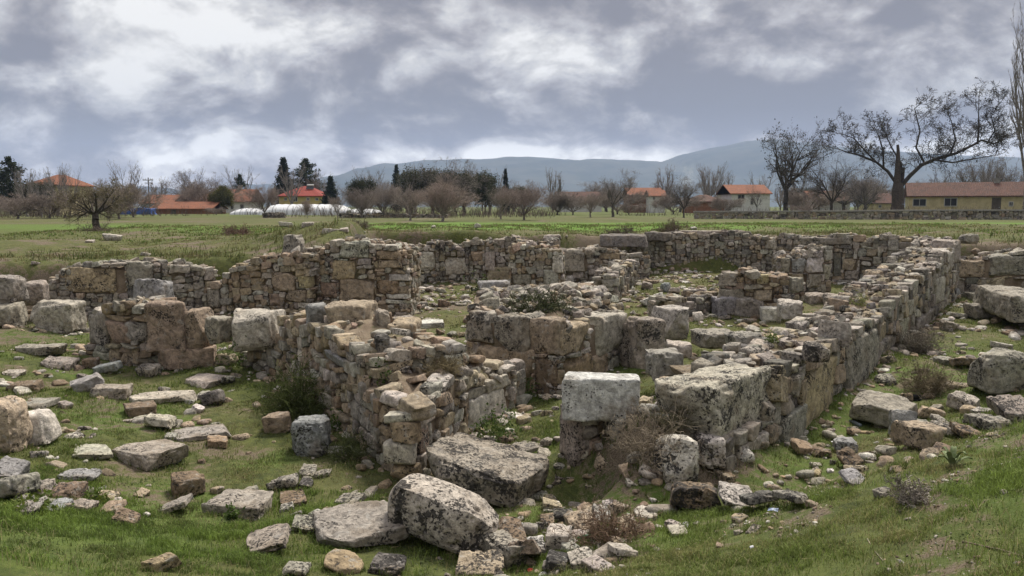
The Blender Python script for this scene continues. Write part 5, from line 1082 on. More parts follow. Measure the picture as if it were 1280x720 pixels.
# the walnut: thick short trunk, a broken snag, one great limb reaching right
def walnut(px, d):
    rng = np.random.default_rng(77); root = empty('walnut_tree', (at(px, 262, d)[0], d, h1(at(px, 262, d)[0], d)), 'great spreading walnut tree with a broken snag and dry pods at the twig ends', 'tree', 'trees of the village')
    s = d / 1000.0; z0 = 266
    def q(x, y, dy=0): return np.array([(x - px) * s, dy, (z0 - y) * s])
    tr = [(q(1121, 268), q(1122, 250), .92, .72), (q(1122, 250), q(1121, 232), .72, .68), (q(1121, 232), q(1121, 224), .68, .55), (q(1120, 232), q(1119.5, 205), .5, .3), (q(1119.5, 205), q(1119.3, 186), .3, .2), (q(1119.3, 186), q(1118.2, 177), .2, .15), (q(1126, 232, .3), q(1130, 205, .6), .3, .16)]
    V, Q = tubes(tr, 9); mesh_obj('trunk', V, Q, BARK, root, (.085, .07, .06, 1))
    segs = [[], [], []]; tips = []; PW = dict(n=(5, 5, 4, 3), wob=.2, up=(.03, .04, .03), first=0, kids=(1.3, 1.2, .9), ang=(30, 65), len=(.5, .75))
    def limb(pts, r0, r1, kl=2.6, cnt=2, lv=1):
        for i, (a, b) in enumerate(zip(pts[:-1], pts[1:])):
            f0, f1 = i / (len(pts) - 1), (i + 1) / (len(pts) - 1); segs[0].append((a, b, r0 + (r1 - r0) * f0, r0 + (r1 - r0) * f1)); dd = (b - a) / np.linalg.norm(b - a)
            if i == 0 and len(pts) > 4: continue
            for k in range(cnt):
                ax = rng.normal(size=3) + np.array([0, 0, .9]); ax -= ax @ dd * dd; ax /= np.linalg.norm(ax); c = dd * .55 + ax * .85; c /= np.linalg.norm(c); p = a + (b - a) * rng.uniform(.2, 1)
                branch(rng, segs, p, c, kl * .8 * rng.uniform(.6, 1.2), max(.035, (r0 + (r1 - r0) * f1) * .25), lv, 4, PW, tips)
        branch(rng, segs, pts[-1], (pts[-1] - pts[-2]) / np.linalg.norm(pts[-1] - pts[-2]), kl * .75, r1, lv, 4, PW, tips)
    limb([q(1123, 230), q(1134, 215, -.3), q(1146, 202, -.6), q(1162, 195, -.8), q(1186, 188, -1), q(1206, 178, -1), q(1218, 172, -.6), q(1236, 176, 0), q(1250, 170, 0)], .42, .09, 3.0, 4)
    limb([q(1212, 177, -.8), q(1214, 160, -.5), q(1216, 140, 0), q(1217, 122, .3)], .2, .05, 2.6, 3)
    limb([q(1228, 176), q(1237, 160), q(1234, 142, .4), q(1240, 128)], .14, .05, 2.2, 3)
    limb([q(1178, 190, -1), q(1186, 172, -.6), q(1184, 152, 0), q(1180, 138, .3)], .18, .05, 2.6, 3)
    limb([q(1150, 200, -.5), q(1142, 180, .2), q(1148, 160, .6), q(1142, 132, 1.0), q(1150, 125, 1)], .2, .05, 2.6, 3)
    limb([q(1120, 226), q(1110, 210, .4), q(1096, 198, .7), q(1076, 190, .6), q(1058, 186, .4), q(1046, 182, .3)], .32, .07, 2.9, 3)
    limb([q(1096, 198, .7), q(1084, 184, 1.2), q(1070, 168, 1.4), q(1052, 162, 1.4)], .18, .05, 2.4, 3)
    limb([q(1104, 206, .4), q(1098, 186, -.6), q(1090, 168, -1), q(1086, 160, -1)], .2, .05, 2.4, 3)
    limb([q(1122, 226), q(1130, 200, 1.2), q(1120, 178, 2), q(1112, 158, 2.4)], .25, .06, 2.6, 3)
    limb([q(1160, 196, -.8), q(1176, 200, -2), q(1196, 196, -3), q(1220, 192, -3.4)], .18, .05, 2.6, 3)
    Vs = []; Qs = []; n = 0
    for g, kk in zip(segs, (7, 4, 3)):
        if not g: continue
        g = [(a, b, max(ra * .66, .017), max(rb * .66, .013)) for a, b, ra, rb in g]
        V, Q = tubes(g, kk); Vs.append(V); Qs.append(Q + n); n += len(V)
    cr = mesh_obj('crown', np.concatenate(Vs), np.concatenate(Qs), BARK, root, (.06, .052, .046, 1))
    tp = np.array(tips); tp = tp[rng.random(len(tp)) < .09]; cards(rng, tp, .11, [(.05, .045, .035), (.04, .035, .03), (.06, .06, .035)], 'dry_pods', cr, 3, .13)
walnut(1123, 97)
# a utility pole
b = at(187, 262, 140); po = empty('utility_pole', (b[0], 140, h1(b[0], 140)), 'utility pole with crossbar rising above the orange roofs on the left', 'pole'); Hh = at(187, 222, 140)[2] - po.location[2]
V, Q = tubes([((0, 0, -.3), (0, 0, Hh), .14, .09)], 8); mesh_obj('shaft', V, Q, BARK, po, (.16, .15, .14, 1)); m = MB(); m.box(-.9, .9, -.16, -.06, Hh - .5, Hh - .36); m.box(-.6, .6, -.16, -.06, Hh - 1.0, Hh - .88); m.build('crossarm', METAL, po)
m = MB(); [m.box(x - .05, x + .05, -.15, -.07, Hh - .36, Hh - .15) for x in (-.8, -.4, .4, .8)]; m.build('insulators', W_WHITE, po)
# blue sheeting beside the blue-walled house
bl = plain('blue_plastic', (.05, .11, .36), .5, .3, 1.5); b = at(172, 270, 128); V, Q = cg(10, .4); V = V * np.array([2.6, 1.0, .55]); V = V + fbm(V * 1.3, 3)[:, None] * .25 * np.array([1, 1, .7])
tag(mesh_obj('tarpaulin', V + np.array([b[0], 128, h1(b[0], 128) + .4]), Q, bl, loc=(b[0], 128, h1(b[0], 128))), 'blue plastic sheeting heaped before the blue-walled house', 'tarpaulin')
# ------------------------------------------------------------------ small stones lying about
def inwall(x, y):
    r = np.zeros(np.shape(x), bool)
    for P in WALLS:
        ins = np.zeros(np.shape(x), bool); n = len(P)
        for i in range(n):
            a, b = P[i], P[(i + 1) % n]; c = ((a[1] > y) != (b[1] > y)); dn = b[1] - a[1] if abs(b[1] - a[1]) > 1e-9 else 1e-9
            ins ^= c & (x < (b[0] - a[0]) * (y - a[1]) / dn + a[0])
        r |= ins
    return r
ZONES = [((0, 435, 300, 520), 14, 'on the upper left slope', .12, .3), ((0, 520, 340, 650), 14, 'on the lower left slope', .1, .26), ((300, 590, 440, 690), 9, 'in the grass before the jutting corner', .08, .2), ((515, 362, 600, 425), 34, 'in the left court behind the rubble wall', .1, .34),
         ((630, 560, 700, 640), 8, 'beside the large pitted slab', .08, .2), ((640, 640, 780, 716), 34, 'in the front rubble heap', .08, .2), ((610, 490, 700, 560), 14, 'between the jutting corner and the front pier', .08, .2), ((730, 500, 850, 600), 14, 'on the shrubby earth mound', .08, .18),
         ((690, 340, 880, 395), 26, 'on the courtyard grass', .12, .32), ((880, 380, 1010, 440), 20, 'in the courtyard right of the pale sloping block', .12, .32), ((1000, 545, 1140, 640), 14, 'in the near end of the trench', .07, .18), ((1100, 400, 1280, 520), 12, 'in the right trench', .1, .28), ((1120, 515, 1280, 550), 14, 'along the crest of the near bank', .12, .32), ((820, 640, 1000, 670), 6, 'at the foot of the near bank', .06, .14)]
rng = np.random.default_rng(50); cnt = {}
for (x0, y0, x1, y1), n, where, s0, s1 in ZONES:
    k = 0
    while k < n:
        px, py = rng.uniform(x0, x1), rng.uniform(y0, y1); g = ong(px, py)
        if inwall(g[0], g[1]): 
            k += .2; continue
        k += 1; c = ('grey', 'pale', 'beige', 'brown')[rng.choice(4, p=[.4, .27, .2, .13])]; flat = rng.random() < .45; sz = s0 + (s1 - s0) * rng.random() ** 1.6
        dims = (sz * rng.uniform(1, 1.5), sz * rng.uniform(.7, 1), sz * (rng.uniform(.22, .4) if flat else rng.uniform(.5, .8)))
        V, Q = rock_verts(dims, rng.uniform(.35, .65), 9, int(rng.integers(2, 6)), .18, rng, 2.2); M = rot3(rng.normal(0, .15), rng.normal(0, .15), rng.uniform(0, 6.28)); V = V @ M.T
        cc = np.array([g[0], g[1], g[2] - V[:, 2].min() - dims[2] * .22]); o = mesh_obj('loose_stone', V + cc, Q, STONE, None, tnt(c, rng, max(0, rng.normal(.3, .2)), .15), True, (g[0], g[1], g[2]))
        lb = f"small {'flat' if flat else 'lumpy'} {c} stone lying {where}"; tag(o, lb, 'stone', lb.replace('stone', 'stones')); STN.append((g[0], g[1], dims[0] / 2, dims[1] / 2, 0.0))
def scatter(n, x0, x1, y0, y1, dens, rng):
    x = rng.uniform(x0, x1, n * 4); y = rng.uniform(y0, y1, n * 4); fr = np.abs(x) < .70 * y + 1.2; p = dens(x, y) * fr
    k = rng.random(n * 4) < p; x, y = x[k][:n], y[k][:n]; return x, y
def wdist(x, y):
    dm = np.full(x.shape, 1e9)
    for P in WALLS:
        if P[:, 1].mean() > 40: continue
        for i in range(len(P)):
            a, b = P[i], P[(i + 1) % len(P)]; e = b - a; tt = np.clip(((x - a[0]) * e[0] + (y - a[1]) * e[1]) / max(e @ e, 1e-6), 0, 1); dm = np.minimum(dm, np.hypot(x - a[0] - tt * e[0], y - a[1] - tt * e[1]))
    return dm
rng = np.random.default_rng(51); rb = Stones(PEB, PEQ)
def dens(x, y):
    dd = wdist(x, y); nn = n2d(x, y, .8, 3, 2.2); q = .025 + .65 * np.exp(-dd / .45) + sstep(nn, .2, .55) * .75
    q = q * (sdist(x, y) < .8); q = q * np.where((x > 0) & (y < 7.2), .04, 1) * np.where((x < -2) & (y < 8.6), .06, 1); q = np.where(sdist(x, y) > .2, q * .3, q)
    q = q + 1.3 * np.exp(-((x - .75) / .75) ** 2 - ((y - 7.7) / 1.2) ** 2); q += .6 * np.exp(-((x + 2.9) / 1.0) ** 2 - ((y - 25.5) / 2.5) ** 2) ; q += .5 * np.exp(-((x - 3.8) / .6) ** 2 - ((y - 13.8) / 2.) ** 2) + .5 * np.exp(-((x - 1.9) / 1.) ** 2 - ((y - 20.5) / 1.5) ** 2)
    return np.clip(q * .55, 0, 1)
x, y = scatter(11000, -16, 17, 6, 33, dens, rng); z = hfun(x, y); names = ('grey', 'pale', 'beige', 'tan', 'pink', 'brown', 'white', 'grey')
for a, b, c in zip(x, y, z):
    s = .035 + .19 * rng.random() ** 2.6 + .0016 * b; rb.add((a, b, c + s * .02), (s * rng.uniform(1, 1.6), s, s * rng.uniform(.35, .8)), rot3(rng.normal(0, .25), rng.normal(0, .25), rng.uniform(0, 6.28)), tnt(names[rng.integers(8)], rng, max(0, rng.normal(.3, .2)), .2), rng)
def gritd(x, y): return sstep(n2d(x, y, 2.3, 3, 61.), .16, .42) * sstep(x, -1, 3)
x, y = scatter(2600, 0, 8, 3.4, 8.6, gritd, rng); z = hfun(x, y)
for a, b, c in zip(x, y, z):
    s = .008 + .03 * rng.random() ** 3; rb.add((a, b, c + s * .1), (s * rng.uniform(1, 1.6), s, s * rng.uniform(.5, .8)), rot3(rng.normal(0, .3), rng.normal(0, .3), rng.uniform(0, 6.28)), tnt(names[rng.integers(8)], rng, .2, .25), rng)
tag(rb.build('rubble'), 'small stone rubble strewn over soil and grass of the ruin', 'rubble', kind='stuff')

# ------------------------------------------------------------------ grass
def blades(x, y, z, h, wd, col, rng, bend=.5, dens_n=None):
    n = len(x); a = rng.uniform(0, 2 * math.pi, n); b = rng.uniform(0, 2 * math.pi, n); bd = rng.uniform(.15, 1, n) * bend * h
    P = np.stack([x, y, z - .008], 1); U = np.stack([np.cos(a), np.sin(a), 0 * a], 1) * (wd / 2)[:, None]; D = np.stack([np.cos(b) * bd, np.sin(b) * bd, 0 * b], 1)
    up = np.zeros((n, 3)); up[:, 2] = h
    V = np.stack([P - U, P + U, P + D * .35 + up * .6 + U * .7, P + D * .35 + up * .6 - U * .7, P + D + up * (1 - .25 * bend)], 1).reshape(-1, 3)
    i = np.arange(n)[:, None] * 5; Q = i + np.array([[0, 1, 2, 3]]); T = i + np.array([[3, 2, 4]])
    C = np.repeat(np.concatenate([col, np.ones((n, 1))], 1), 5, 0); return V, Q, T, C
GP = []
def grass_zone(n, x0, x1, y0, y1, hh, wd, rng, densf, pal, bend=.6):
    x, y = scatter(n, x0, x1, y0, y1, densf, rng); z = hfun(x, y); q = n2d(x, y, 1.1, 3, 6.) ; q2 = n2d(x, y, 5., 2, 3.)
    h = rng.uniform(*hh, len(x)) * (1 + .45 * q + .35 * q2); pal = np.array(pal); f = np.clip(.5 + .75 * q + rng.normal(0, .28, len(x)), 0, .999) * (len(pal) - 1); i = f.astype(int); c = pal[i] + (pal[np.minimum(i + 1, len(pal) - 1)] - pal[i]) * (f - i)[:, None]
    c = c * rng.uniform(.5, 1.45, (len(x), 1)); GP.append(blades(x, y, z, h, np.full(len(x), wd) * rng.uniform(.7, 1.3, len(x)), c, rng, bend))
def cover(x, y): return ground_cover(x, y, sdist(x, y))
def gd(base, scale=1.0):
    def f(x, y):
        dirt, dry, lush = cover(x, y); q = np.clip(1.15 - 2.3 * dirt, .03, 1) * (.12 + .88 * sstep(n2d(x, y, 2.6, 3, 7.7), -.3, .3)); q[inwall(x, y)] = 0; return base * q
    return f
rng = np.random.default_rng(52)
PN = [(.28, .25, .12), (.20, .22, .075), (.15, .19, .052), (.128, .18, .04), (.175, .235, .055)]; PD = [(.27, .23, .135), (.20, .18, .08), (.14, .145, .055), (.115, .135, .045)]; PL = [(.13, .16, .05), (.12, .18, .04), (.15, .22, .045), (.18, .25, .055)]
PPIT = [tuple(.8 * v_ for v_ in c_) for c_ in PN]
grass_zone(190000, -.5, 8.5, 3.2, 8.6, (.02, .075), .0045, rng, gd(1.0), PN, .9)
grass_zone(80000, -7.5, -1.5, 5.5, 9.6, (.03, .09), .006, rng, gd(1.0), PL, .8)
grass_zone(130000, -10, 10, 7.5, 14, (.02, .055), .008, rng, gd(.8), PPIT, .9)
grass_zone(110000, -14, 16, 13, 22, (.02, .06), .013, rng, gd(.7), PPIT, .9)
grass_zone(60000, -16, 18, 20, 34, (.03, .08), .022, rng, gd(.6), PD, .8)
grass_zone(50000, -28, 30, 33, 60, (.06, .14), .04, rng, gd(.8), PD[:3] + PL[:2], .8)
PT = [(.18, .145, .08), (.125, .125, .05), (.10, .115, .038), (.085, .11, .032)]
def tuss(x, y):
    sd = sdist(x, y); return np.clip(np.exp(-((sd - 2.4) / 2.0) ** 2) * sstep(n2d(x, y, 1.3, 3, 12.), -.05, .25), 0, 1) * (sd > .4)
grass_zone(26000, -18, 22, 21, 42, (.10, .30), .02, rng, tuss, PT, 1.0)
# grass and weeds standing against stones and wall feet
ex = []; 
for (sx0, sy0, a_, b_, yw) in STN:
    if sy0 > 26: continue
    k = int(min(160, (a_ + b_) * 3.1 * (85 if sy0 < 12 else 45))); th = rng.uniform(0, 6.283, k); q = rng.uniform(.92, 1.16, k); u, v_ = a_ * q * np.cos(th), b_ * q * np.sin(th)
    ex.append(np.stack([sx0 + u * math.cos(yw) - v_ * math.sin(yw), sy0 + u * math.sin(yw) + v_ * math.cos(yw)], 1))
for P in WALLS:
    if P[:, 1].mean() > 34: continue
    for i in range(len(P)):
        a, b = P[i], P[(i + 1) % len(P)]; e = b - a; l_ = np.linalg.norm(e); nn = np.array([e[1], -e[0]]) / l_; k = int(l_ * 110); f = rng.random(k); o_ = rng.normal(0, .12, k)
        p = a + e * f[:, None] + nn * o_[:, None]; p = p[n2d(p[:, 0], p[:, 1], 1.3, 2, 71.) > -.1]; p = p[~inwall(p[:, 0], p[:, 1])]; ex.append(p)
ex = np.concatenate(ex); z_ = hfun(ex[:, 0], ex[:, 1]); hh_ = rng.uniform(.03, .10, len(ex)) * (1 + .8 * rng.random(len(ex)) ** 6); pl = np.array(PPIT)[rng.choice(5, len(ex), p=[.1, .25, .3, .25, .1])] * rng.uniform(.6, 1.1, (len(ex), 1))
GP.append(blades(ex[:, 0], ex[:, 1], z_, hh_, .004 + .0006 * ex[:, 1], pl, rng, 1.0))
def tuft(x, y):
    q = sstep(n2d(x, y, 3.2, 2, 21.), .22, .5) * (.3 + .7 * sstep(n2d(x, y, .9, 2, 31.), -.1, .3)); q[inwall(x, y)] = 0; return q
grass_zone(38000, -1, 8.5, 3.2, 9, (.05, .125), .0045, rng, tuft, PN[1:], 1.0)
grass_zone(26000, -8, 8.5, 3.2, 10, (.01, .028), .014, rng, lambda x, y: sstep(n2d(x, y, 2.1, 3, 81.), .0, .4) * ~inwall(x, y), [(.07, .115, .03), (.10, .145, .045), (.13, .16, .07)], 1.3)
grass_zone(16000, -8, 8.5, 3.2, 13, (.06, .17), .003, rng, lambda x, y: .5 * sstep(n2d(x, y, 1.4, 2, 41.), .0, .4) * ~inwall(x, y), [(.36, .30, .18), (.30, .25, .14)], 1.2)
grass_zone(24000, -11, 12, 8.5, 18, (.05, .12), .008, rng, lambda x, y: sstep(n2d(x, y, 1.9, 2, 51.), .2, .5) * ~inwall(x, y), PPIT[1:], 1.0)
V = np.concatenate([g[0] for g in GP]); n = 0; Qs = []; Ts = []
for g in GP: Qs.append(g[1] + n); Ts.append(g[2] + n); n += len(g[0])
tag(mesh_obj('grass', V, np.concatenate(Qs), GRASS, tint=np.concatenate([g[3] for g in GP]), Ft=np.concatenate(Ts), smooth=False), 'short patchy grass growing over the ruin, banks and field edge', 'grass', kind='stuff')

# weeds, dead shrubs and other plants
def dead_shrub(px, py, wp, hp, label, n=70, d=None, col=(.20, .155, .115), r=.003, z=None, seed=0, name='dead_shrub', cat='shrub', rise=.7):
    rng = np.random.default_rng(int(px * 7 + py) + seed); g = ong(px, py) if d is None else at(px, py, d); d = g[1]; x, y = g[0], g[1]; zz = g[2] if z is None else z; W_ = wp * d / 1000 / 2; H = hp * d / 1000; segs = [[], [], []]; tips = []
    P = dict(n=(4, 4, 3), wob=.28, up=(.02, -.02, 0), first=0, kids=(1.2, .8), ang=(25, 70), len=(.4, .7))
    for _ in range(n):
        a = rng.uniform(0, 6.283); q = W_ * .55 * math.sqrt(rng.random()); tl = rng.uniform(.2, 1.35); dv = np.array([math.cos(a) * math.sin(tl), math.sin(a) * math.sin(tl), math.cos(tl) * rise]); b = rng.uniform(0, 6.28)
        branch(rng, segs, (math.cos(b) * q, math.sin(b) * q, -.02), dv, H * rng.uniform(.6, 1.15), r, 0, 2, P, tips)
    V, Q = tubes([(a, b, max(ra, r * .45) if ra > .007 else ra, rb if rb < .007 else r * .45) for s in segs for a, b, ra, rb in [(s_[0], s_[1], min(s_[2], r), min(s_[3], r * .8)) for s_ in s]], 3); cc = np.tile((*col, 1), (len(V), 1)); cc[:, :3] *= np.repeat(rng.uniform(.6, 1.4, len(V) // 6), 6)[:, None]
    return tag(mesh_obj(name, V + np.array([x, y, zz]), Q, BARK, None, cc, True, (x, y, zz)), label, cat)
dead_shrub(815, 565, 84, 56, 'tangle of dry grey stalks on the earth mound between pier and great squared block', 60, r=.0028, col=(.24, .20, .15))
dead_shrub(835, 535, 60, 30, 'low dark dry weeds at the left side of the great squared block', 40, col=(.11, .10, .06))
dead_shrub(770, 676, 80, 46, 'dead brown twiggy shrub beside the front rubble heap', 90, r=.0028, col=(.17, .115, .08))
dead_shrub(1143, 624, 50, 26, 'clump of grey dead stalks on the near grassy bank', 40, r=.0035, col=(.26, .23, .20))
dead_shrub(1165, 492, 60, 34, 'dry brown weeds in the grass of the right trench', 90, r=.004, col=(.17, .14, .09))
dead_shrub(1150, 438, 50, 26, 'grey dry weeds at the foot of the long wall', 80, r=.005, col=(.17, .15, .12))
dead_shrub(552, 472, 56, 22, 'dry weeds growing on the jutting masonry corner', 90, d=11.7, col=(.17, .14, .08), z=1.15)
dead_shrub(562, 445, 60, 16, 'greyish dry weeds behind the beige boulders', 90, d=12.8, col=(.19, .16, .12), z=1.2)
dead_shrub(675, 405, 62, 36, 'dark green low weeds on top of the middle masonry mass', 140, d=15.5, r=.006, col=(.06, .07, .03))
dead_shrub(440, 578, 50, 36, 'dark weeds at the foot of the blue-grey pitted block', 60, col=(.08, .095, .035))
dead_shrub(370, 520, 46, 56, 'green weeds at the foot of the small-stone rubble wall', 90, col=(.08, .10, .03), r=.005)
dead_shrub(535, 292, 60, 20, 'dark dry shrub on the bank left of the capstone slab', 80, d=36, col=(.13, .095, .07), r=.012) if False else None
dead_shrub(775, 295, 60, 12, 'dark dry shrub on the bank behind the capstone slab', 60, d=37, col=(.10, .08, .06), r=.012)
dead_shrub(838, 291, 50, 14, 'dry brown shrub on the bank right of the capstone slab', 60, d=38, col=(.12, .09, .065), r=.012)
dead_shrub(120, 296, 50, 16, 'dry purple-brown brush at the foot of the small dark tree', 70, d=44, col=(.13, .10, .08), r=.012)
dead_shrub(296, 293, 70, 12, 'reddish dry brush left of the grassy spoil mound', 70, d=40, col=(.15, .10, .075), r=.012)
dead_shrub(450, 284, 40, 10, 'grey dry brush on the grassy spoil mound', 50, d=33, col=(.16, .14, .10), r=.01)
def leafy(px, py, wp, hp, label, cols, n=160, d=None, size=.03, z=None):
    rng = np.random.default_rng(int(px * 3 + py)); g = ong(px, py) if d is None else at(px, py, d); d = g[1]; zz = g[2] if z is None else z; W_ = wp * d / 1000 / 2; H = hp * d / 1000
    p = np.stack([rng.normal(0, W_ * .45, n), rng.normal(0, W_ * .45, n), np.abs(rng.normal(0, .45, n)) * H + .01], 1); o = cards(rng, p + np.array([g[0], d, zz]), size, cols, 'leafy_weed', None, 3, size * .6); return tag(o, label, 'weed')  # a leafy weed made of loose leaf cards, not a woody shrub
GL = [(.07, .11, .025), (.10, .15, .035), (.05, .08, .02)]
leafy(480, 500, 40, 30, 'green weed on the dark earth left of the jutting masonry corner', GL, d=11.4, z=1.05, n=60)
leafy(655, 500, 34, 28, 'dark green weeds at the foot of the middle mass', GL, n=160)
leafy(620, 548, 60, 36, 'bright green weeds below the white block of the jutting corner', GL, n=220)
leafy(1076, 392, 26, 18, 'yellow-green leafy plant on top of the long wall', [(.15, .18, .05), (.2, .2, .09)], d=16.8, z=1.5, n=90)
leafy(965, 436, 20, 16, 'green plant on the rubble behind the great squared block', [(.15, .18, .05), (.1, .14, .04)], d=14, z=1.2, n=70)
leafy(290, 458, 40, 26, 'green weeds between the pink base block and the big squared block', GL, n=160)
leafy(300, 436, 30, 20, 'green weeds left of the big squared grey block', GL, d=15.6, n=80)
leafy(606, 374, 60, 24, 'dark green creeper weeds at the foot of the far rear wall', [(.04, .06, .02), (.06, .075, .025)], d=27.5, n=240, size=.07)
leafy(40, 640, 80, 20, 'yellow-green weeds among the lower left rock cluster', [(.13, .16, .03), (.09, .13, .025)], n=200)
leafy(118, 634, 30, 22, 'yellow-green weed at the right of the lower left rock cluster', [(.13, .16, .03), (.09, .13, .025)], n=100)
leafy(290, 655, 20, 22, 'dark green weed at the dark front of the squared grey slab', GL, n=90)
leafy(420, 540, 30, 28, 'green weed behind the blue-grey pitted block', GL, n=120)
# broad grey-green leaves of a mullein on the near bank
g = ong(1190, 585); mr = empty('broadleaf_plant', tuple(g), 'rosette of broad grey-green leaves on the near grassy bank', 'plant'); LF = plain('felted_leaf', (.20, .24, .13), .9, .25, 30, (.14, .18, .08))
for k in range(9):
    a = 2 * math.pi * k / 9 + .3; L = .085 + .03 * (k % 3); V = []; nn = 8
    for i in range(nn + 1):
        f = i / nn; w_ = .024 * math.sin(math.pi * min(1, f * .9 + .08)) ** .8; r_ = L * f; zz = .14 * math.sin(f * 2.0) * (1.1 if k % 2 else .7)
        for s_ in (-1, 0, 1): V.append((math.cos(a) * r_ - math.sin(a) * w_ * s_, math.sin(a) * r_ + math.cos(a) * w_ * s_, zz + .012 * abs(s_)))
    i = np.arange(len(V)).reshape(nn + 1, 3); mesh_obj('leaf', np.array(V), np.stack([i[:-1, :-1], i[1:, :-1], i[1:, 1:], i[:-1, 1:]], -1).reshape(-1, 4), LF, mr)
def stick(pts, r0, r1, label, name='stick', col=(.13, .10, .075)):
    P = [ong(*p) + np.array([0, 0, .012 + (p[2] if len(p) > 2 else 0)]) if False else ong(p[0], p[1]) + np.array([0, 0, .015]) for p in pts]; n = len(P) - 1
    V, Q = tubes([(P[i], P[i + 1], r0 + (r1 - r0) * i / n, r0 + (r1 - r0) * (i + 1) / n) for i in range(n)], 6); return tag(mesh_obj(name, V, Q, BARK, None, (*col, 1), True, tuple(P[0])), label, 'stick')
stick([(1203, 680), (1225, 685), (1250, 690), (1276, 698), (1300, 706)], .008, .004, 'long thin dark stick lying on the near grassy bank')
stick([(1084, 676), (1092, 690), (1104, 704)], .004, .002, 'short pale twig on the near grassy bank', col=(.3, .27, .2))
stick([(896, 678), (904, 672), (909, 667)], .004, .002, 'pale straw standing out in the grass of the near bank', col=(.38, .34, .24))
# litter
LB = plain('bottle_plastic', (.30, .36, .40), .2, .1, 3, bump=0, trans=.5); BLKM = plain('black_rubber', (.015, .015, .018), .5, .3, 12); RED = plain('red_foil', (.45, .03, .03), .4, .2, 10); GRN = plain('green_glass', (.02, .16, .06), .2, .1, 3, bump=0, trans=.3); WPL = plain('white_plastic', (.7, .7, .72), .4, .1, 5); BLU = plain('blue_print', (.30, .36, .50), .5, .2, 6)
def bottle(px, py, L, r, yaw, mat, capm, label):
    g = ong(px, py); prof = [(0, 0), (0, .8), (.04, 1), (.3, .94), (.34, 1), (.62, 1), (.66, .94), (.74, 1), (.86, .45), (.9, .38), (.96, .38)]; V = []; k = 14
    for f, q in prof: V += [(L * f, r * q * math.cos(6.2832 * j / k), r * q * math.sin(6.2832 * j / k)) for j in range(k)]
    Q = [(i * k + j, i * k + (j + 1) % k, (i + 1) * k + (j + 1) % k, (i + 1) * k + j) for i in range(len(prof) - 1) for j in range(k)]
    root = empty('bottle', (g[0], g[1], g[2] + r * .9), label, 'bottle', None, R(yaw)); root.rotation_euler[1] = R(-8); mesh_obj('bottle_body', np.array(V), Q, mat, root)
    V = []
    for x_, q in ((.955, 0), (.955, .44), (1.02, .44), (1.02, 0)): V += [(L * x_, r * q * math.cos(6.2832 * j / k), r * q * math.sin(6.2832 * j / k)) for j in range(k)]
    mesh_obj('cap', np.array(V), [(i * k + j, i * k + (j + 1) % k, (i + 1) * k + (j + 1) % k, (i + 1) * k + j) for i in range(3) for j in range(k)], capm, root)
bottle(1076, 535, .24, .035, 110, LB, BLU, 'clear bluish plastic bottle in the trench grass left of the tilted slab')
bottle(646, 672, .22, .036, 75, plain('dusty_plastic', (.30, .32, .34), .5, .2, 5), W_WHITE, 'dusty grey plastic bottle in the stones right of the knobbly rock')
bottle(722, 678, .2, .03, 20, GRN, METAL, 'green glass bottle half hidden in the front rubble heap')
def scrap(px, py, w_, l_, yaw, mat, label, name='plastic_scrap', lift=.02, tl=20):
    g = ong(px, py); n = 8; u, v_ = np.meshgrid(np.linspace(-.5, .5, n), np.linspace(-.5, .5, n)); V = np.stack([u.ravel() * l_, v_.ravel() * w_, 0 * u.ravel()], 1); V[:, 2] = fbm(np.stack([V[:, 0] * 22, V[:, 1] * 22, 0 * V[:, 0] + px], 1), 2) * .025; V = np.concatenate([V, V + [0, 0, -.002]])
    i = np.arange(n * n).reshape(n, n); Q = np.stack([i[:-1, :-1], i[:-1, 1:], i[1:, 1:], i[1:, :-1]], -1).reshape(-1, 4); Q = np.concatenate([Q, Q[:, ::-1] + n * n]); V = V @ rot3(R(tl), 0, R(yaw)).T; return tag(mesh_obj(name, V + g + [0, 0, lift + .02], Q, mat, loc=tuple(g)), label, 'litter')
scrap(1043, 556, .06, .1, 40, WPL, 'white scrap of plastic beside the bluish flat rock', tl=50); scrap(966, 642, .04, .09, -30, BLU, 'blue and white wrapper beside the mossy rock at the near trench end', 'wrapper'); scrap(663, 717, .03, .05, 20, RED, 'red foil wrapper at the bottom frame edge', 'wrapper'); scrap(939, 692, .02, .025, 0, WPL, 'tiny white scrap on bare soil of the near bank')
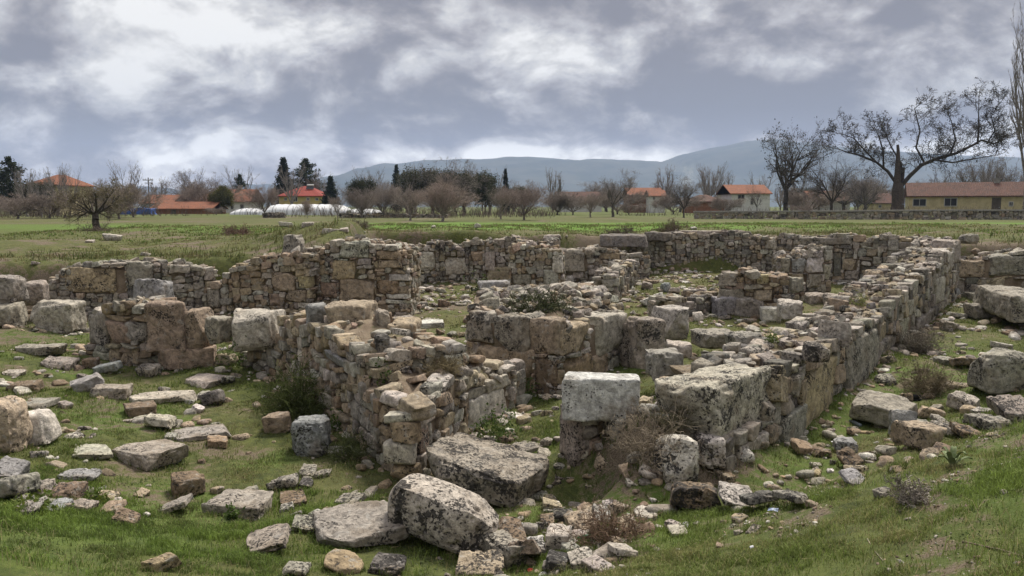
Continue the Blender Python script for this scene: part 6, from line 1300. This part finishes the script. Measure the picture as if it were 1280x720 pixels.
# a worn black shoe lying in the trench
g = ong(1137, 500); sh = empty('shoe', tuple(g), 'black worn shoe lying in the grass of the right trench', 'shoe', None, R(172)); V, Q = cg(12, .5); s = V / np.linalg.norm(V, axis=1, keepdims=True) * .6 + V * .4
q = s * np.array([.19, .062, .055]); q[:, 2] += .055 + .035 * np.clip(-q[:, 0] / .19, -.3, 1); q[:, 1] *= 1 + .15 * np.sin(q[:, 0] * 14); hol = (q[:, 0] < -.02) & (q[:, 2] > .09) & (np.abs(q[:, 1]) < .045); q[hol, 2] -= .05; mesh_obj('upper', q, Q, BLKM, sh)
q = V * np.array([.2, .066, .012]); q[:, 0] = q[:, 0] * (1 - .1 * np.abs(V[:, 1])); q[:, 2] += .01; mesh_obj('sole', q, Q, BLKM, sh)

# ------------------------------------------------------------------ the air and the smoke plume
hz = MB(); hz.box(-6500, 6500, -300, 5900, -60, 460); hm = bpy.data.materials.new('air'); hm.use_nodes = True; n = NT(hm.node_tree); n.n.clear()
pv = n.new('ShaderNodeVolumePrincipled', {'Color': (.42, .55, .86, 1), 'Density': .00015, 'Anisotropy': .1}); o = n.new('ShaderNodeOutputMaterial'); n.l.new(pv.outputs[0], o.inputs['Volume'])
tag(hz.build('haze', hm), kind='stuff')
b = at(860, 222, 900); V, Q = cg(14, .5); s = V / np.linalg.norm(V, axis=1, keepdims=True); s = s * np.array([16, 12, 26]); s[:, 0] += s[:, 2] * .22 ; s[:, :2] *= (1 + .012 * s[:, 2:3])
sm = bpy.data.materials.new('thin_smoke'); sm.use_nodes = True; n = NT(sm.node_tree); n.n.clear(); P = n.new('ShaderNodeTexCoord').outputs['Object']; ln = n.new('ShaderNodeVectorMath', {0: n.vmath('MULTIPLY', P, (1/15., 1/12., 1/25.))}, operation='LENGTH').outputs[1]
dn = n.math('MULTIPLY', n.math('MULTIPLY', n.ss(ln, 1.0, .2), n.ss(n.noise(P, .09, 4, .6), .38, .65)), .028); pv = n.new('ShaderNodeVolumePrincipled', {'Color': (.9, .92, .95, 1), 'Density': dn}); o = n.new('ShaderNodeOutputMaterial'); n.l.new(pv.outputs[0], o.inputs['Volume'])
tag(mesh_obj('smoke', s + b, Q, sm, loc=tuple(b)), 'thin pale smoke plume rising before the mountain slope', 'smoke', kind='stuff')
